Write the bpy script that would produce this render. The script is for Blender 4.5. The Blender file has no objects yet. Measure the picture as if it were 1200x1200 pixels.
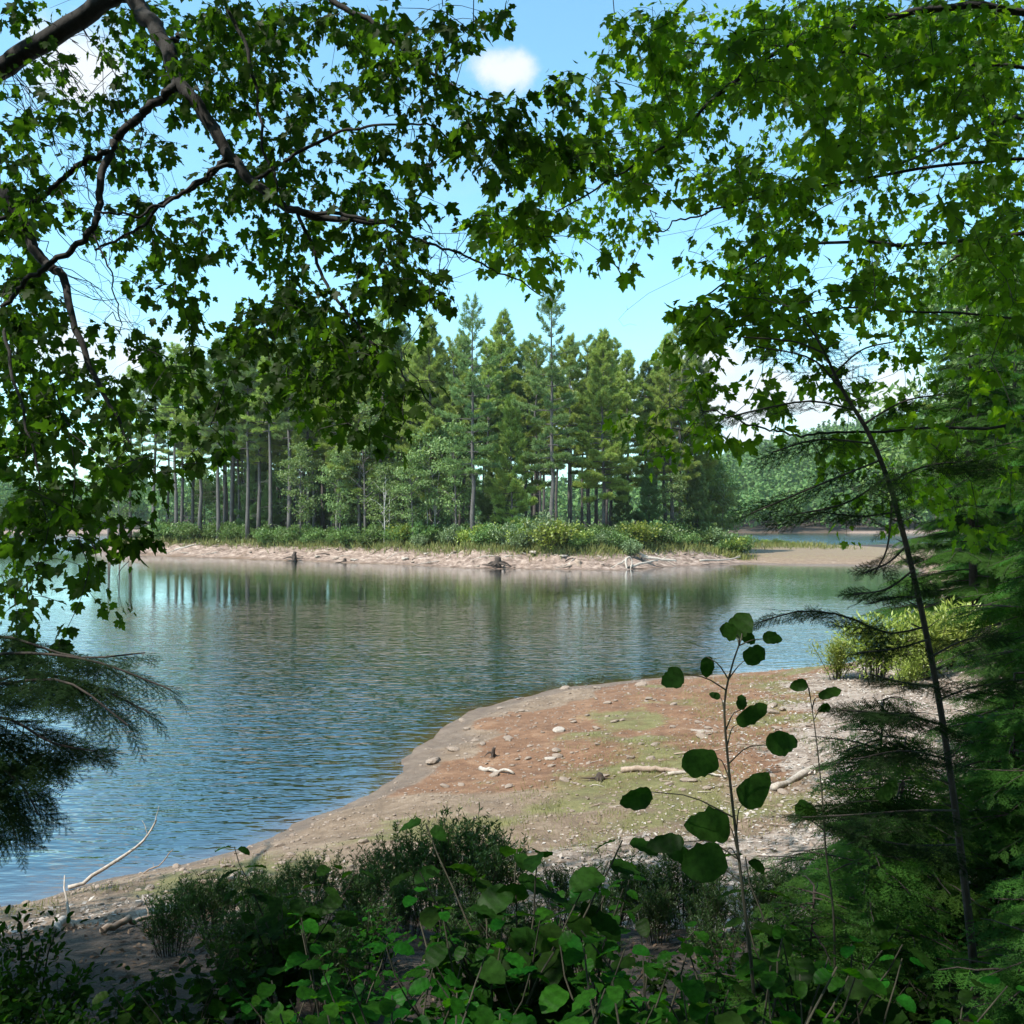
import bpy, math, random
import numpy as np
R = math.radians
rng = np.random.default_rng(11)
random.seed(5)
scene = bpy.context.scene
COL = scene.collection

# ------------------------------------------------------------------ camera model
F, HZ, EYE = 1100.0, 612.0, 4.0           # focal length (px of 1200), horizon row, eye height over the lake
def at(u, v, Y):
    return np.array([(u - 600) / F * Y, Y, EYE + (HZ - v) / F * Y])
def px(n, Y):
    return n / F * Y

# ------------------------------------------------------------------ mesh tools
KIDS = {}
class MB:
    def __init__(s):
        s.v, s.f, s.n = [], [], 0
    def add(s, V, faces):
        V = np.asarray(V, np.float32).reshape(-1, 3)
        if not len(V): return
        s.v.append(V)
        for fa in faces:
            fa = np.asarray(fa, np.int64)
            if fa.size: s.f.append(fa + s.n)
        s.n += len(V)
    def mesh(s, name, mat, smooth=True, attrs=None):
        me = bpy.data.meshes.new(name)
        V = np.concatenate(s.v)
        me.vertices.add(len(V)); me.vertices.foreach_set('co', V.ravel())
        tot = sum(a.size for a in s.f); npoly = sum(len(a) for a in s.f)
        me.loops.add(tot); me.polygons.add(npoly)
        me.loops.foreach_set('vertex_index', np.concatenate([a.ravel() for a in s.f]).astype(np.int32))
        sizes = np.concatenate([np.full(len(a), a.shape[1]) for a in s.f])
        st = np.concatenate([[0], np.cumsum(sizes)[:-1]]).astype(np.int32)
        me.polygons.foreach_set('loop_start', st)
        me.polygons.foreach_set('use_smooth', np.full(npoly, smooth))
        if attrs:
            for k, a in attrs.items():
                at_ = me.attributes.new(k, 'FLOAT', 'POINT'); at_.data.foreach_set('value', np.asarray(a, np.float32))
        me.update(calc_edges=True)
        me.materials.append(mat)
        return me
    def build(s, name, mat, parent=None, smooth=True, attrs=None):
        o = bpy.data.objects.new(name, s.mesh(name, mat, smooth, attrs)); COL.objects.link(o)
        if parent: o.parent = parent; KIDS.setdefault(parent.name, []).append(o)
        return o

def tag(o, label=None, cat=None, group=None, kind=None):
    if label: o['label'] = label
    if cat: o['category'] = cat
    if group: o['group'] = group
    if kind: o['kind'] = kind
    return o
def empty(name, loc, label, cat, group=None, rz=0.0, sc=1.0):
    o = bpy.data.objects.new(name, None); COL.objects.link(o)
    o.location = loc; o.rotation_euler = (0, 0, rz); o.scale = (sc,) * 3; o.empty_display_size = .2
    return tag(o, label, cat, group)
def copy_tree(o, parent=None):
    c = o.copy(); COL.objects.link(c); c.parent = parent
    for ch in KIDS.get(o.name, []): copy_tree(ch, c)
    return c
def remove_tree(o):
    for ch in KIDS.pop(o.name, []): remove_tree(ch)
    bpy.data.objects.remove(o)

def nrm(a):
    a = np.asarray(a, float); return a / np.maximum(np.linalg.norm(a, axis=-1, keepdims=True), 1e-9)
def tube(mb, P, r, sides=6, cap=True):
    P = np.asarray(P, float); n = len(P); r = np.broadcast_to(np.asarray(r, float), (n,))
    T = nrm(np.gradient(P, axis=0))
    ref = np.array([0.31, 0.17, 0.93]) if abs(T[0][2]) < .8 else np.array([0.95, 0.1, 0.2])
    U = nrm(np.cross(T, ref)); W = np.cross(T, U)
    a = np.arange(sides) / sides * 2 * np.pi
    V = P[:, None] + r[:, None, None] * (np.cos(a)[None, :, None] * U[:, None] + np.sin(a)[None, :, None] * W[:, None])
    i = np.arange(n - 1)[:, None] * sides; j = np.arange(sides)[None]; k = (j + 1) % sides
    Q = np.stack([i + j, i + k, i + sides + k, i + sides + j], -1).reshape(-1, 4)
    fs = [Q]
    if cap: fs += [np.arange(sides)[::-1][None], (np.arange(sides) + (n - 1) * sides)[None]]
    mb.add(V, fs)
def spline(P, n):
    P = np.asarray(P, float); m = len(P)
    if m == 2: return P[0] + np.linspace(0, 1, n)[:, None] * (P[1] - P[0])
    Q = np.vstack([2 * P[0] - P[1], P, 2 * P[-1] - P[-2]])
    t = np.linspace(0, m - 1 - 1e-6, n); i = t.astype(int); f = (t - i)[:, None]
    a, b, c, d = Q[i], Q[i + 1], Q[i + 2], Q[i + 3]
    return .5 * (2 * b + (c - a) * f + (2 * a - 5 * b + 4 * c - d) * f ** 2 + (3 * b - a - 3 * c + d) * f ** 3)
def wob(P, amp):
    P = np.array(P, float); n = len(P)
    w = rng.normal(0, 1, (n, 3)); w = (w + np.roll(w, 1, 0) + np.roll(w, -1, 0)) / 1.7
    e = np.minimum(np.arange(n), 2) / 2
    return P + w * amp * e[:, None]
def frames(d, up):
    """rotation matrices with +Y along d and +Z near up"""
    y = nrm(d); x = nrm(np.cross(y, up)); z = np.cross(x, y)
    return np.stack([x, y, z], -1)
def scatter(mb, tv, tf, P, M, S):
    P = np.asarray(P, float); n = len(P)
    if n == 0: return
    tv = np.asarray(tv, float)
    S = np.asarray(S, float); S = S[:, None, None] if S.ndim == 1 else S[:, None, :]
    V = np.einsum('nij,nkj->nki', M, tv[None] * S) + P[:, None]
    off = (np.arange(n) * len(tv))[:, None, None]
    mb.add(V, [(np.asarray(f)[None] + off).reshape(-1, np.asarray(f).shape[1]) for f in tf])

# value noise
_L = np.random.default_rng(3).random((256, 256))
def vn(x, y, s=1.0, seed=0):
    x = np.asarray(x) * s + seed * 17.3; y = np.asarray(y) * s + seed * 9.1
    i = np.floor(x).astype(int); j = np.floor(y).astype(int); f = x - i; g = y - j
    f = f * f * (3 - 2 * f); g = g * g * (3 - 2 * g)
    L = lambda a, b: _L[a % 256, b % 256]
    return (L(i, j) * (1 - f) + L(i + 1, j) * f) * (1 - g) + (L(i, j + 1) * (1 - f) + L(i + 1, j + 1) * f) * g
def fbm(x, y, s=1.0, o=4, seed=0):
    t = 0; a = .5
    for k in range(o): t = t + a * vn(x, y, s * 2 ** k, seed + k); a *= .5
    return t / (1 - .5 ** o)
def sst(a, b, x):
    t = np.clip((x - a) / (b - a), 0, 1); return t * t * (3 - 2 * t)

def sdist(x, y, poly):
    """signed distance, positive inside"""
    P = np.asarray(poly, float); x = np.asarray(x, float); y = np.asarray(y, float)
    d = np.full(x.shape, 1e18); ins = np.zeros(x.shape, bool)
    for (ax, ay), (bx, by) in zip(P, np.roll(P, -1, 0)):
        ex, ey = bx - ax, by - ay; wx, wy = x - ax, y - ay
        t = np.clip((wx * ex + wy * ey) / (ex * ex + ey * ey + 1e-12), 0, 1)
        d = np.minimum(d, (wx - ex * t) ** 2 + (wy - ey * t) ** 2)
        c = (ay > y) != (by > y)
        xi = ax + (y - ay) * ex / (ey if abs(ey) > 1e-12 else 1e-12)
        ins ^= c & (x < xi)
    return np.where(ins, 1, -1) * np.sqrt(d)

# ------------------------------------------------------------------ the land
SHORE = [(-60, -20), (-30, 2), (-14, 6.0), (-8, 8.2), (-5.1, 9.7), (-4.5, 10.5), (-3.1, 11.8), (-2.4, 13.2), (-1.85, 15), (-1.75, 17),
    (-.73, 20.2), (1.03, 22.7), (3.5, 24), (8.4, 25.7), (11, 27), (13, 31), (17, 38), (21.5, 46), (27, 60), (33, 75), (37, 85)]
ISLAND = [(30, 87.5), (27.4, 86), (22.5, 90), (15.4, 84.6), (9.8, 78), (3.6, 78.6), (-3, 81.5), (-12, 89.8), (-22.7, 97.8), (-40, 110),
    (-49.6, 116), (-58, 128), (-57, 140), (-40, 160), (-10, 168), (15, 160), (28, 150), (38, 147), (50, 150), (70, 165), (110, 200), (200, 250), (500, 300)]
LAND = SHORE + ISLAND + [(500, -200), (-60, -200)]
FAR = [(-3000, 700), (-600, 420), (-300, 345), (-150, 330), (-60, 340), (0, 350), (60, 345), (110, 338), (160, 332), (300, 322), (500, 316), (3000, 300), (3000, 4000), (-3000, 4000)]
WOOD = [(-60, 3.4), (-14, 5.0), (-8, 6.4), (-3, 7.2), (1, 7.4), (4, 8.2), (5.6, 10.5), (7.6, 15), (9.4, 20), (11.6, 26), (14.5, 31.5), (18.6, 38.5), (23.2, 47), (29, 61), (36, 76), (46, 84),
    (80, 100), (500, 120), (500, -200), (-60, -200)]
def height(x, y, full=False):
    x = np.asarray(x, float); y = np.asarray(y, float)
    wx = (fbm(x, y, .35, 3, 1) - .5) * 1.0; wy = (fbm(x, y, .35, 3, 5) - .5) * 1.0
    k = np.clip(y / 40, .5, 2.5)
    fi = (fbm(x, y, 1.5, 3, 14) - .5) * .9; wx = wx + fi; wy = wy + fi * .7
    d = sdist(x + wx * k, y + wy * k, LAND); de = sdist(x + wx, y + wy, WOOD)
    dn = np.maximum(d, 0)
    s = dn / (dn + np.maximum(-de, 0) + 1e-6)
    hn = np.where(de > 0, .9 + 1.5 * (1 - np.exp(-de / 3.4)) + .02 * np.clip(de, 0, 60), .9 * s ** .9)
    hn = np.maximum(hn, np.minimum(dn * .07, .62) * (y > 30))
    isl = sst(25, 17, x) * sst(66, 72, y)
    hi = isl * (1.55 * sst(0, 5, dn) ** .8 + .5 * sst(5, 16, dn) + .3 * sst(14, 40, dn))
    z = np.maximum(hn, hi)
    z = np.where(d > 0, z, np.maximum(d * .075, -1.6) - np.clip(-d - 20, 0, 10) * .1)
    df = sdist(x, y, FAR)
    hill = 46 * sst(70, 300, x + (y - 420) * .15) + 6 * (fbm(x, y, .006, 2, 9)) * sst(30, 90, x) + 8
    zf = np.where(df > 0, 1.4 * sst(0, 7, df) + hill * sst(14, 130, df), -3)
    z = np.maximum(z, zf)
    near = sst(45, 10, np.hypot(x, y - 8))
    rough = (fbm(x, y, 1.1, 4, 2) - .5) * .16 * near * (d > -2) + (fbm(x, y, .5, 4, 4) - .5) * .5 * isl * sst(0, 3, dn)
    z = z + rough * np.clip(np.abs(d) / 1.2, .15, 1)
    if full: return z, d, de, isl, df
    return z

# ------------------------------------------------------------------ materials
def mat(name):
    m = bpy.data.materials.new(name); m.use_nodes = True
    nt = m.node_tree; nt.nodes.clear(); out = nt.nodes.new('ShaderNodeOutputMaterial')
    return m, nt, out
def N(nt, t, **kw):
    n = nt.nodes.new(t)
    for k, v in kw.items():
        if k.startswith('_'): setattr(n, k[1:], v)
        else: n.inputs[k.replace('__', ' ')].default_value = v
    return n
def L(nt, a, b): nt.links.new(a, b)
def mixc(nt, fac, a, b, typ='MIX'):
    n = nt.nodes.new('ShaderNodeMix'); n.data_type = 'RGBA'; n.blend_type = typ
    for s, val in ((n.inputs[0], fac), (n.inputs[6], a), (n.inputs[7], b)):
        if hasattr(val, 'is_output'): L(nt, val, s)
        elif isinstance(val, (int, float)): s.default_value = val
        else: s.default_value = (*val, 1)
    return n.outputs[2]
def ramp(nt, src, stops):
    n = nt.nodes.new('ShaderNodeValToRGB'); L(nt, src, n.inputs[0]); e = n.color_ramp.elements
    while len(e) < len(stops): e.new(.5)
    for q, (p, c) in zip(e, stops): q.position = p; q.color = (*c, 1) if hasattr(c, '__len__') else (c, c, c, 1)
    return n.outputs[0]
def math_(nt, op, a, b=None, clamp=False):
    n = nt.nodes.new('ShaderNodeMath'); n.operation = op; n.use_clamp = clamp
    for s, val in ((n.inputs[0], a), (n.inputs[1], b)):
        if val is None: continue
        if hasattr(val, 'is_output'): L(nt, val, s)
        else: s.default_value = val
    return n.outputs[0]
def noise(nt, scale, detail=4, rough=.55, vec=None, sc=None):
    n = N(nt, 'ShaderNodeTexNoise', Scale=scale, Detail=detail, Roughness=rough)
    if vec is None:
        vec = nt.nodes.new('ShaderNodeTexCoord').outputs['Object']
    if sc:
        mp = nt.nodes.new('ShaderNodeMapping'); mp.inputs['Scale'].default_value = sc; L(nt, vec, mp.inputs[0]); vec = mp.outputs[0]
    L(nt, vec, n.inputs['Vector']); return n.outputs['Fac']

def leaf_mat(name, c1, c2, trans, tmix=.35, gloss=.06, rough=.45, objvar=.25, mottle=0):
    """c1..c2 over leaves, translucent colour trans"""
    m, nt, out = mat(name)
    g = nt.nodes.new('ShaderNodeNewGeometry'); oi = nt.nodes.new('ShaderNodeObjectInfo')
    c = mixc(nt, g.outputs['Random Per Island'], c1, c2)
    t = mixc(nt, g.outputs['Random Per Island'], trans, tuple(x * .6 for x in trans))
    if mottle:
        mo = ramp(nt, noise(nt, mottle, 4, .65), [(.3, .55), (.55, 1.0), (.75, 1.35)]); c = mixc(nt, 1.0, c, mo, 'MULTIPLY'); t = mixc(nt, 1.0, t, mo, 'MULTIPLY')
    v = math_(nt, 'MULTIPLY_ADD', oi.outputs['Random'], objvar * 2); nt.nodes[-1].inputs[2].default_value = 1 - objvar
    hs = N(nt, 'ShaderNodeHueSaturation'); L(nt, c, hs.inputs['Color']); L(nt, v, hs.inputs['Value'])
    h2 = math_(nt, 'MULTIPLY_ADD', oi.outputs['Random'], .03); nt.nodes[-1].inputs[2].default_value = .485; L(nt, h2, hs.inputs['Hue'])
    df = N(nt, 'ShaderNodeBsdfDiffuse'); L(nt, hs.outputs[0], df.inputs[0])
    tr = N(nt, 'ShaderNodeBsdfTranslucent'); L(nt, t, tr.inputs[0])
    mx = N(nt, 'ShaderNodeMixShader', Fac=tmix); L(nt, df.outputs[0], mx.inputs[1]); L(nt, tr.outputs[0], mx.inputs[2])
    gl = N(nt, 'ShaderNodeBsdfGlossy', Roughness=rough, Color=(1, 1, 1, 1))
    lw = N(nt, 'ShaderNodeLayerWeight', Blend=.3); fm = math_(nt, 'MULTIPLY_ADD', math_(nt, 'POWER', lw.outputs['Facing'], 3), gloss * 1.2); nt.nodes[-1].inputs[2].default_value = gloss * .5
    m2 = N(nt, 'ShaderNodeMixShader'); L(nt, fm, m2.inputs[0]); L(nt, mx.outputs[0], m2.inputs[1]); L(nt, gl.outputs[0], m2.inputs[2])
    L(nt, m2.outputs[0], out.inputs[0]); return m
def bark_mat(name, c1, c2, scale=14, stretch=.25, rough=.9, bump=.5):
    m, nt, out = mat(name)
    f = noise(nt, scale, 6, .65, sc=(1, 1, stretch)); b = N(nt, 'ShaderNodeBsdfPrincipled', Roughness=rough)
    L(nt, ramp(nt, f, [(.3, c1), (.7, c2)]), b.inputs['Base Color'])
    bp = N(nt, 'ShaderNodeBump', Strength=bump, Distance=.02); L(nt, f, bp.inputs['Height']); L(nt, bp.outputs[0], b.inputs['Normal'])
    L(nt, b.outputs[0], out.inputs[0]); return m

M = {}
M['maple'] = leaf_mat('maple_leaf_shade', (.010, .027, .006), (.027, .056, .010), (.10, .23, .009), .40, .008)  # left maple: backlit shade put into the leaf colour
M['maple_lit'] = leaf_mat('maple_leaf_lit', (.012, .036, .006), (.046, .096, .012), (.26, .50, .012), .46, .010)  # right maple: same leaf, colour raised to stand for sunlight
M['broad'] = leaf_mat('broad_leaf', (.008, .046, .004), (.020, .082, .007), (.07, .26, .006), .4, .008, mottle=70)
M['oval'] = leaf_mat('oval_leaf', (.008, .026, .004), (.017, .044, .007), (.05, .15, .008), .34, .006, mottle=55)
M['lance'] = leaf_mat('narrow_leaf', (.022, .050, .016), (.050, .088, .026), (.07, .17, .02), .3, .03)
M['hemlock'] = leaf_mat('hemlock_needle', (.019, .058, .010), (.046, .105, .017), (.07, .22, .012), .34, .01)
M['hemlock_shade'] = leaf_mat('hemlock_needle_shade', (.007, .018, .006), (.014, .032, .009), (.03, .09, .008), .2, .01)  # hemlock needles with shade put into the colour, near boughs only
M['pine'] = leaf_mat('pine_needle', (.20, .28, .06), (.38, .44, .10), (.30, .43, .07), .40, .04, objvar=.28)
M['pine_dark'] = leaf_mat('pine_needle_dark', (.110, .180, .065), (.205, .285, .095), (.18, .28, .06), .34, .04, objvar=.25)
M['birch'] = leaf_mat('birch_leaf', (.11, .18, .060), (.20, .27, .100), (.2, .32, .06), .36, .03)
M['shrub'] = leaf_mat('shrub_leaf', (.080, .150, .040), (.165, .235, .065), (.11, .22, .03), .32, .05, objvar=.3)
M['shrub_pale'] = leaf_mat('shrub_leaf_pale', (.120, .180, .085), (.200, .260, .120), (.14, .22, .05), .3, .05)
M['shrub_yellow'] = leaf_mat('shrub_leaf_yellow', (.170, .220, .035), (.270, .310, .055), (.22, .32, .03), .35, .05)
M['far'] = leaf_mat('far_foliage', (.060, .120, .036), (.130, .200, .055), (.12, .22, .04), .28, .02)
M['grass'] = leaf_mat('grass_blade', (.170, .190, .060), (.300, .290, .110), (.16, .20, .04), .3, .03)
M['reed'] = leaf_mat('dry_shore_grass', (.085, .120, .034), (.250, .230, .075), (.2, .2, .04), .3, .03)
M['litter'] = leaf_mat('leaf_litter', (.05, .032, .02), (.13, .095, .068), (.05, .03, .02), .1, .02)
M['chaff'] = leaf_mat('bleached_litter', (.25, .21, .185), (.50, .45, .41), (.1, .1, .08), .05, .02)
M['bark'] = bark_mat('maple_bark', (.007, .006, .005), (.022, .018, .015), 30, .3)
M['bark_pine'] = bark_mat('pine_bark', (.050, .045, .042), (.120, .105, .095), 3, .3)
M['bark_hem'] = bark_mat('hemlock_bark', (.018, .014, .011), (.050, .038, .030), 40, .3)
M['bark_birch'] = bark_mat('birch_bark', (.25, .23, .20), (.55, .52, .48), 5, 2)
M['stem'] = bark_mat('green_stem', (.022, .022, .013), (.048, .042, .025), 30, .3)
M['drift'] = bark_mat('bleached_driftwood', (.20, .165, .135), (.46, .40, .35), 22, .4)
M['log'] = bark_mat('weathered_log', (.16, .11, .08), (.36, .27, .21), 18, .4)
M['wet_wood'] = bark_mat('wet_stump_wood', (.020, .014, .011), (.065, .042, .030), 16, .5)
M['rock'] = bark_mat('beach_rock', (.12, .085, .062), (.30, .235, .19), 9, 1, .85, .4)
M['rock_pale'] = bark_mat('pale_boulder', (.22, .18, .15), (.42, .36, .31), 4, 1, .85, .4)

def ground_mat():
    m, nt, out = mat('ground_soil')
    A = lambda n: N(nt, 'ShaderNodeAttribute', _attribute_name=n).outputs['Fac']
    n1 = noise(nt, .9, 6, .62); n2 = noise(nt, 7, 6, .65); n3 = noise(nt, 38, 5, .7)
    n4 = noise(nt, 2.1, 7, .68)
    nm = math_(nt, 'ADD', math_(nt, 'MULTIPLY', n2, .30), math_(nt, 'ADD', math_(nt, 'MULTIPLY', n3, .30), math_(nt, 'MULTIPLY', n4, .40)))
    nb = noise(nt, 1.5, 9, .72, None, (1, 1, 2.5))
    # nm : mixed fine noise
    sand = ramp(nt, nm, [(.34, (.075, .048, .030)), (.5, (.185, .126, .082)), (.66, (.33, .25, .185))])
    rust = ramp(nt, nm, [(.34, (.060, .028, .014)), (.5, (.170, .083, .041)), (.66, (.31, .19, .115))])
    pale = ramp(nt, nm, [(.38, (.070, .045, .032)), (.49, (.22, .165, .130)), (.62, (.44, .37, .32))])
    moss = ramp(nt, nm, [(.34, (.048, .050, .014)), (.5, (.125, .115, .038)), (.66, (.23, .195, .085))])
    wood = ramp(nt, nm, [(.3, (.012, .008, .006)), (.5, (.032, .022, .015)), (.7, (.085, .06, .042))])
    bank = ramp(nt, nb, [(.33, (.040, .026, .019)), (.44, (.145, .098, .076)), (.55, (.25, .18, .145)), (.68, (.40, .32, .275))])
    bed = ramp(nt, nm, [(.3, (.075, .045, .026)), (.7, (.19, .115, .07))])
    def soft(a, nz, lo=.35, hi=.65, k=.9):
        s = math_(nt, 'ADD', a, math_(nt, 'MULTIPLY', math_(nt, 'SUBTRACT', nz, .5), k))
        n = nt.nodes.new('ShaderNodeMapRange'); n.interpolation_type = 'SMOOTHSTEP'; L(nt, s, n.inputs[0])
        n.inputs[1].default_value = lo; n.inputs[2].default_value = hi; return n.outputs[0]
    c = mixc(nt, soft(A('rust'), n1), sand, rust)
    c = mixc(nt, soft(A('moss'), n4, .38, 1.15, 2.0), c, moss)
    c = mixc(nt, soft(A('pale'), n4, .45, .75, 1.6), c, pale)
    c = mixc(nt, soft(A('bank'), n1), c, bank)
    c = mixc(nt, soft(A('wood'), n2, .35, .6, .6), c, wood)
    wet = soft(A('wet'), n2, .3, .8, .5)
    c = mixc(nt, wet, c, mixc(nt, .35, c, (.075, .045, .030), 'MIX'))
    c = mixc(nt, A('bed'), c, bed)
    b = N(nt, 'ShaderNodeBsdfPrincipled', Roughness=.92); L(nt, c, b.inputs['Base Color'])
    rr = nt.nodes.new('ShaderNodeMapRange'); L(nt, wet, rr.inputs[0]); rr.inputs[3].default_value = .95; rr.inputs[4].default_value = .55; L(nt, rr.outputs[0], b.inputs['Roughness'])
    bp = N(nt, 'ShaderNodeBump', Strength=1.0, Distance=.09); L(nt, nm, bp.inputs['Height'])
    L(nt, bp.outputs[0], b.inputs['Normal']); L(nt, b.outputs[0], out.inputs[0]); return m
def water_mat():
    m, nt, out = mat('lake_water')
    tc = nt.nodes.new('ShaderNodeTexCoord').outputs['Object']
    w1 = noise(nt, 1.0, 2.5, .55, tc, (1.7, 4.6, 1)); w2 = noise(nt, 1.0, 2, .5, tc, (.35, .8, 1)); w3 = noise(nt, 1, 1, .5, tc, (.02, .045, 1))
    patch = nt.nodes.new('ShaderNodeMapRange'); L(nt, w3, patch.inputs[0]); patch.inputs[1].default_value = .35; patch.inputs[2].default_value = .65
    patch.inputs[3].default_value = .55; patch.inputs[4].default_value = 1.1
    h = math_(nt, 'ADD', math_(nt, 'MULTIPLY', w1, patch.outputs[0]), math_(nt, 'MULTIPLY', w2, .7))
    bp = N(nt, 'ShaderNodeBump', Strength=1.0, Distance=.03); L(nt, h, bp.inputs['Height'])
    calm = N(nt, 'ShaderNodeAttribute', _attribute_name='shallow').outputs['Fac']
    st = nt.nodes.new('ShaderNodeMapRange'); L(nt, calm, st.inputs[0]); st.inputs[3].default_value = 1.0; st.inputs[4].default_value = .25; L(nt, st.outputs[0], bp.inputs['Strength'])
    yy = nt.nodes.new('ShaderNodeSeparateXYZ'); L(nt, tc, yy.inputs[0]); dm = nt.nodes.new('ShaderNodeMapRange'); L(nt, yy.outputs[1], dm.inputs[0])
    dm.inputs[1].default_value = 13; dm.inputs[2].default_value = 52; dm.inputs[3].default_value = .065; dm.inputs[4].default_value = .0085; d2 = nt.nodes.new('ShaderNodeMapRange'); L(nt, yy.outputs[1], d2.inputs[0]); d2.inputs[1].default_value = 115; d2.inputs[2].default_value = 150; d2.inputs[4].default_value = .07; L(nt, math_(nt, 'MAXIMUM', dm.outputs[0], d2.outputs[0]), bp.inputs['Distance'])
    fr = N(nt, 'ShaderNodeFresnel', IOR=1.4); L(nt, bp.outputs[0], fr.inputs['Normal'])
    gl = N(nt, 'ShaderNodeBsdfGlossy', Roughness=.04, Color=(.90, .96, 1, 1)); L(nt, bp.outputs[0], gl.inputs['Normal'])
    deep = N(nt, 'ShaderNodeBsdfDiffuse', Color=(.005, .014, .011, 1)); tr = N(nt, 'ShaderNodeBsdfTransparent', Color=(.80, .72, .60, 1))
    body = nt.nodes.new('ShaderNodeMixShader'); L(nt, calm, body.inputs[0]); L(nt, deep.outputs[0], body.inputs[1]); L(nt, tr.outputs[0], body.inputs[2])
    mx = nt.nodes.new('ShaderNodeMixShader'); L(nt, math_(nt, 'ADD', fr.outputs[0], .17, True), mx.inputs[0]); L(nt, body.outputs[0], mx.inputs[1]); L(nt, gl.outputs[0], mx.inputs[2])
    L(nt, mx.outputs[0], out.inputs[0]); return m

# ------------------------------------------------------------------ ground and water sheets
def cum(segs):
    out = [segs[0][0]]
    for a, b, s in segs:
        n = max(1, int(round((b - a) / s))); out += list(np.linspace(a, b, n + 1)[1:])
    return np.array(out)
def grow(a, b, s0, k):
    o = [a]; s = s0
    while o[-1] < b: o.append(o[-1] + s); s *= k
    return np.array(o)
xs = cum([(-80, -14, 1.1), (-14, -8, .4), (-8, 10, .13), (10, 16, .4), (16, 80, 1.1)])
gr_ = grow(80, 1800, 3, 1.17)[1:]
xs = np.concatenate([-gr_[::-1], xs, gr_])
ys = cum([(-40, 1, 1.2), (1, 27, .13), (27, 75, .8), (75, 100, .45), (100, 170, 1.3)])
ys = np.concatenate([ys, grow(170, 2200, 3, 1.08)[1:]])
GX, GY = np.meshgrid(xs, ys); gx, gy = GX.ravel(), GY.ravel()
Z, D, DE, ISL, DF = height(gx, gy, True)
def gridfaces(nx, ny):
    i = (np.arange(ny - 1)[:, None] * nx + np.arange(nx - 1)[None]).ravel()
    return np.stack([i, i + 1, i + 1 + nx, i + nx], -1)
nearb = (gy < 34) & (gx < 16)
onb = nearb & (D > 0)
beach_s = np.clip(D, 0, 99) / (np.clip(D, 0, 99) + np.maximum(-DE, 0) + 1e-6)
bw = (fbm(gx, gy, .55, 4, 21) - .5); beach_s = np.clip(beach_s + bw * .55, 0, 1); beach_s = np.where(D > 0, beach_s, 0)
rust = (.8 + 1.0 * bw) * 1.6 * nearb * sst(.02, .18, beach_s) * sst(.85, .5, beach_s) * sst(11.5, 14.5, gy + .3 * gx) * sst(30, 25, gy)
pale = nearb * sst(.50, .78, beach_s) * sst(-4.8, -3.0, gx + .0 * gy) * (.35 + .65 * sst(-.5, .8, gx) + .5 * sst(-2, -4, gx)) * sst(1.0, -.2, DE) * 1.05
moss = nearb * (sst(.18, .42, beach_s) * sst(.9, .6, beach_s)) * (.28 + .75 * sst(.42, .62, fbm(gx, gy, .8, 3, 31)))
moss = np.maximum(moss, .58 * (gy > 84) * (gx > 18) * (gx < 60) * (ISL < .8) * sst(.05, .5, Z) * (DF < 0))
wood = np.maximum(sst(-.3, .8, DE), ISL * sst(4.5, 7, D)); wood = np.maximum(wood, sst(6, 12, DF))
wood = np.maximum(wood, sst(3, 12, D - 2) * (gx > 50) * (gy > 120) * (DF < 0))
bank = ISL * sst(7, 4, D) + (DF > 0) * sst(11, 6, DF) + .35 * (gy > 40) * (gx > 18) * (ISL < .5)
wet = np.maximum(sst(.16, .02, Z) * (Z > -.5), 0) * (gy < 200)
bed = sst(.01, -.05, Z)
def look(A, x, y):
    x = np.atleast_1d(np.asarray(x, float)); y = np.atleast_1d(np.asarray(y, float)); A = A.reshape(len(ys), len(xs))
    i = np.clip(np.searchsorted(xs, x) - 1, 0, len(xs) - 2); j = np.clip(np.searchsorted(ys, y) - 1, 0, len(ys) - 2)
    f = np.clip((x - xs[i]) / (xs[i + 1] - xs[i]), 0, 1); h = np.clip((y - ys[j]) / (ys[j + 1] - ys[j]), 0, 1)
    return (A[j, i] * (1 - f) + A[j, i + 1] * f) * (1 - h) + (A[j + 1, i] * (1 - f) + A[j + 1, i + 1] * f) * h
def gz(x, y): return float(look(Z, x, y)[0])
g = MB(); g.add(np.stack([gx, gy, Z], -1), [gridfaces(len(xs), len(ys))])
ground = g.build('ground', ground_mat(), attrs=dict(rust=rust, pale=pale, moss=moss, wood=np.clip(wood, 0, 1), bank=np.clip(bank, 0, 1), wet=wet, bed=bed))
tag(ground, kind='structure')
wz = MB(); wz.add(np.stack([gx, gy, 0 * gx], -1), [gridfaces(len(xs), len(ys))])
water = wz.build('lake_water', water_mat(), attrs=dict(shallow=np.where(Z > 0, 1, np.exp(Z / .07)) * (gy < 60) + (gy >= 60) * np.where(Z > 0, 1, np.exp(Z / .10))))
tag(water, kind='structure')

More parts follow.
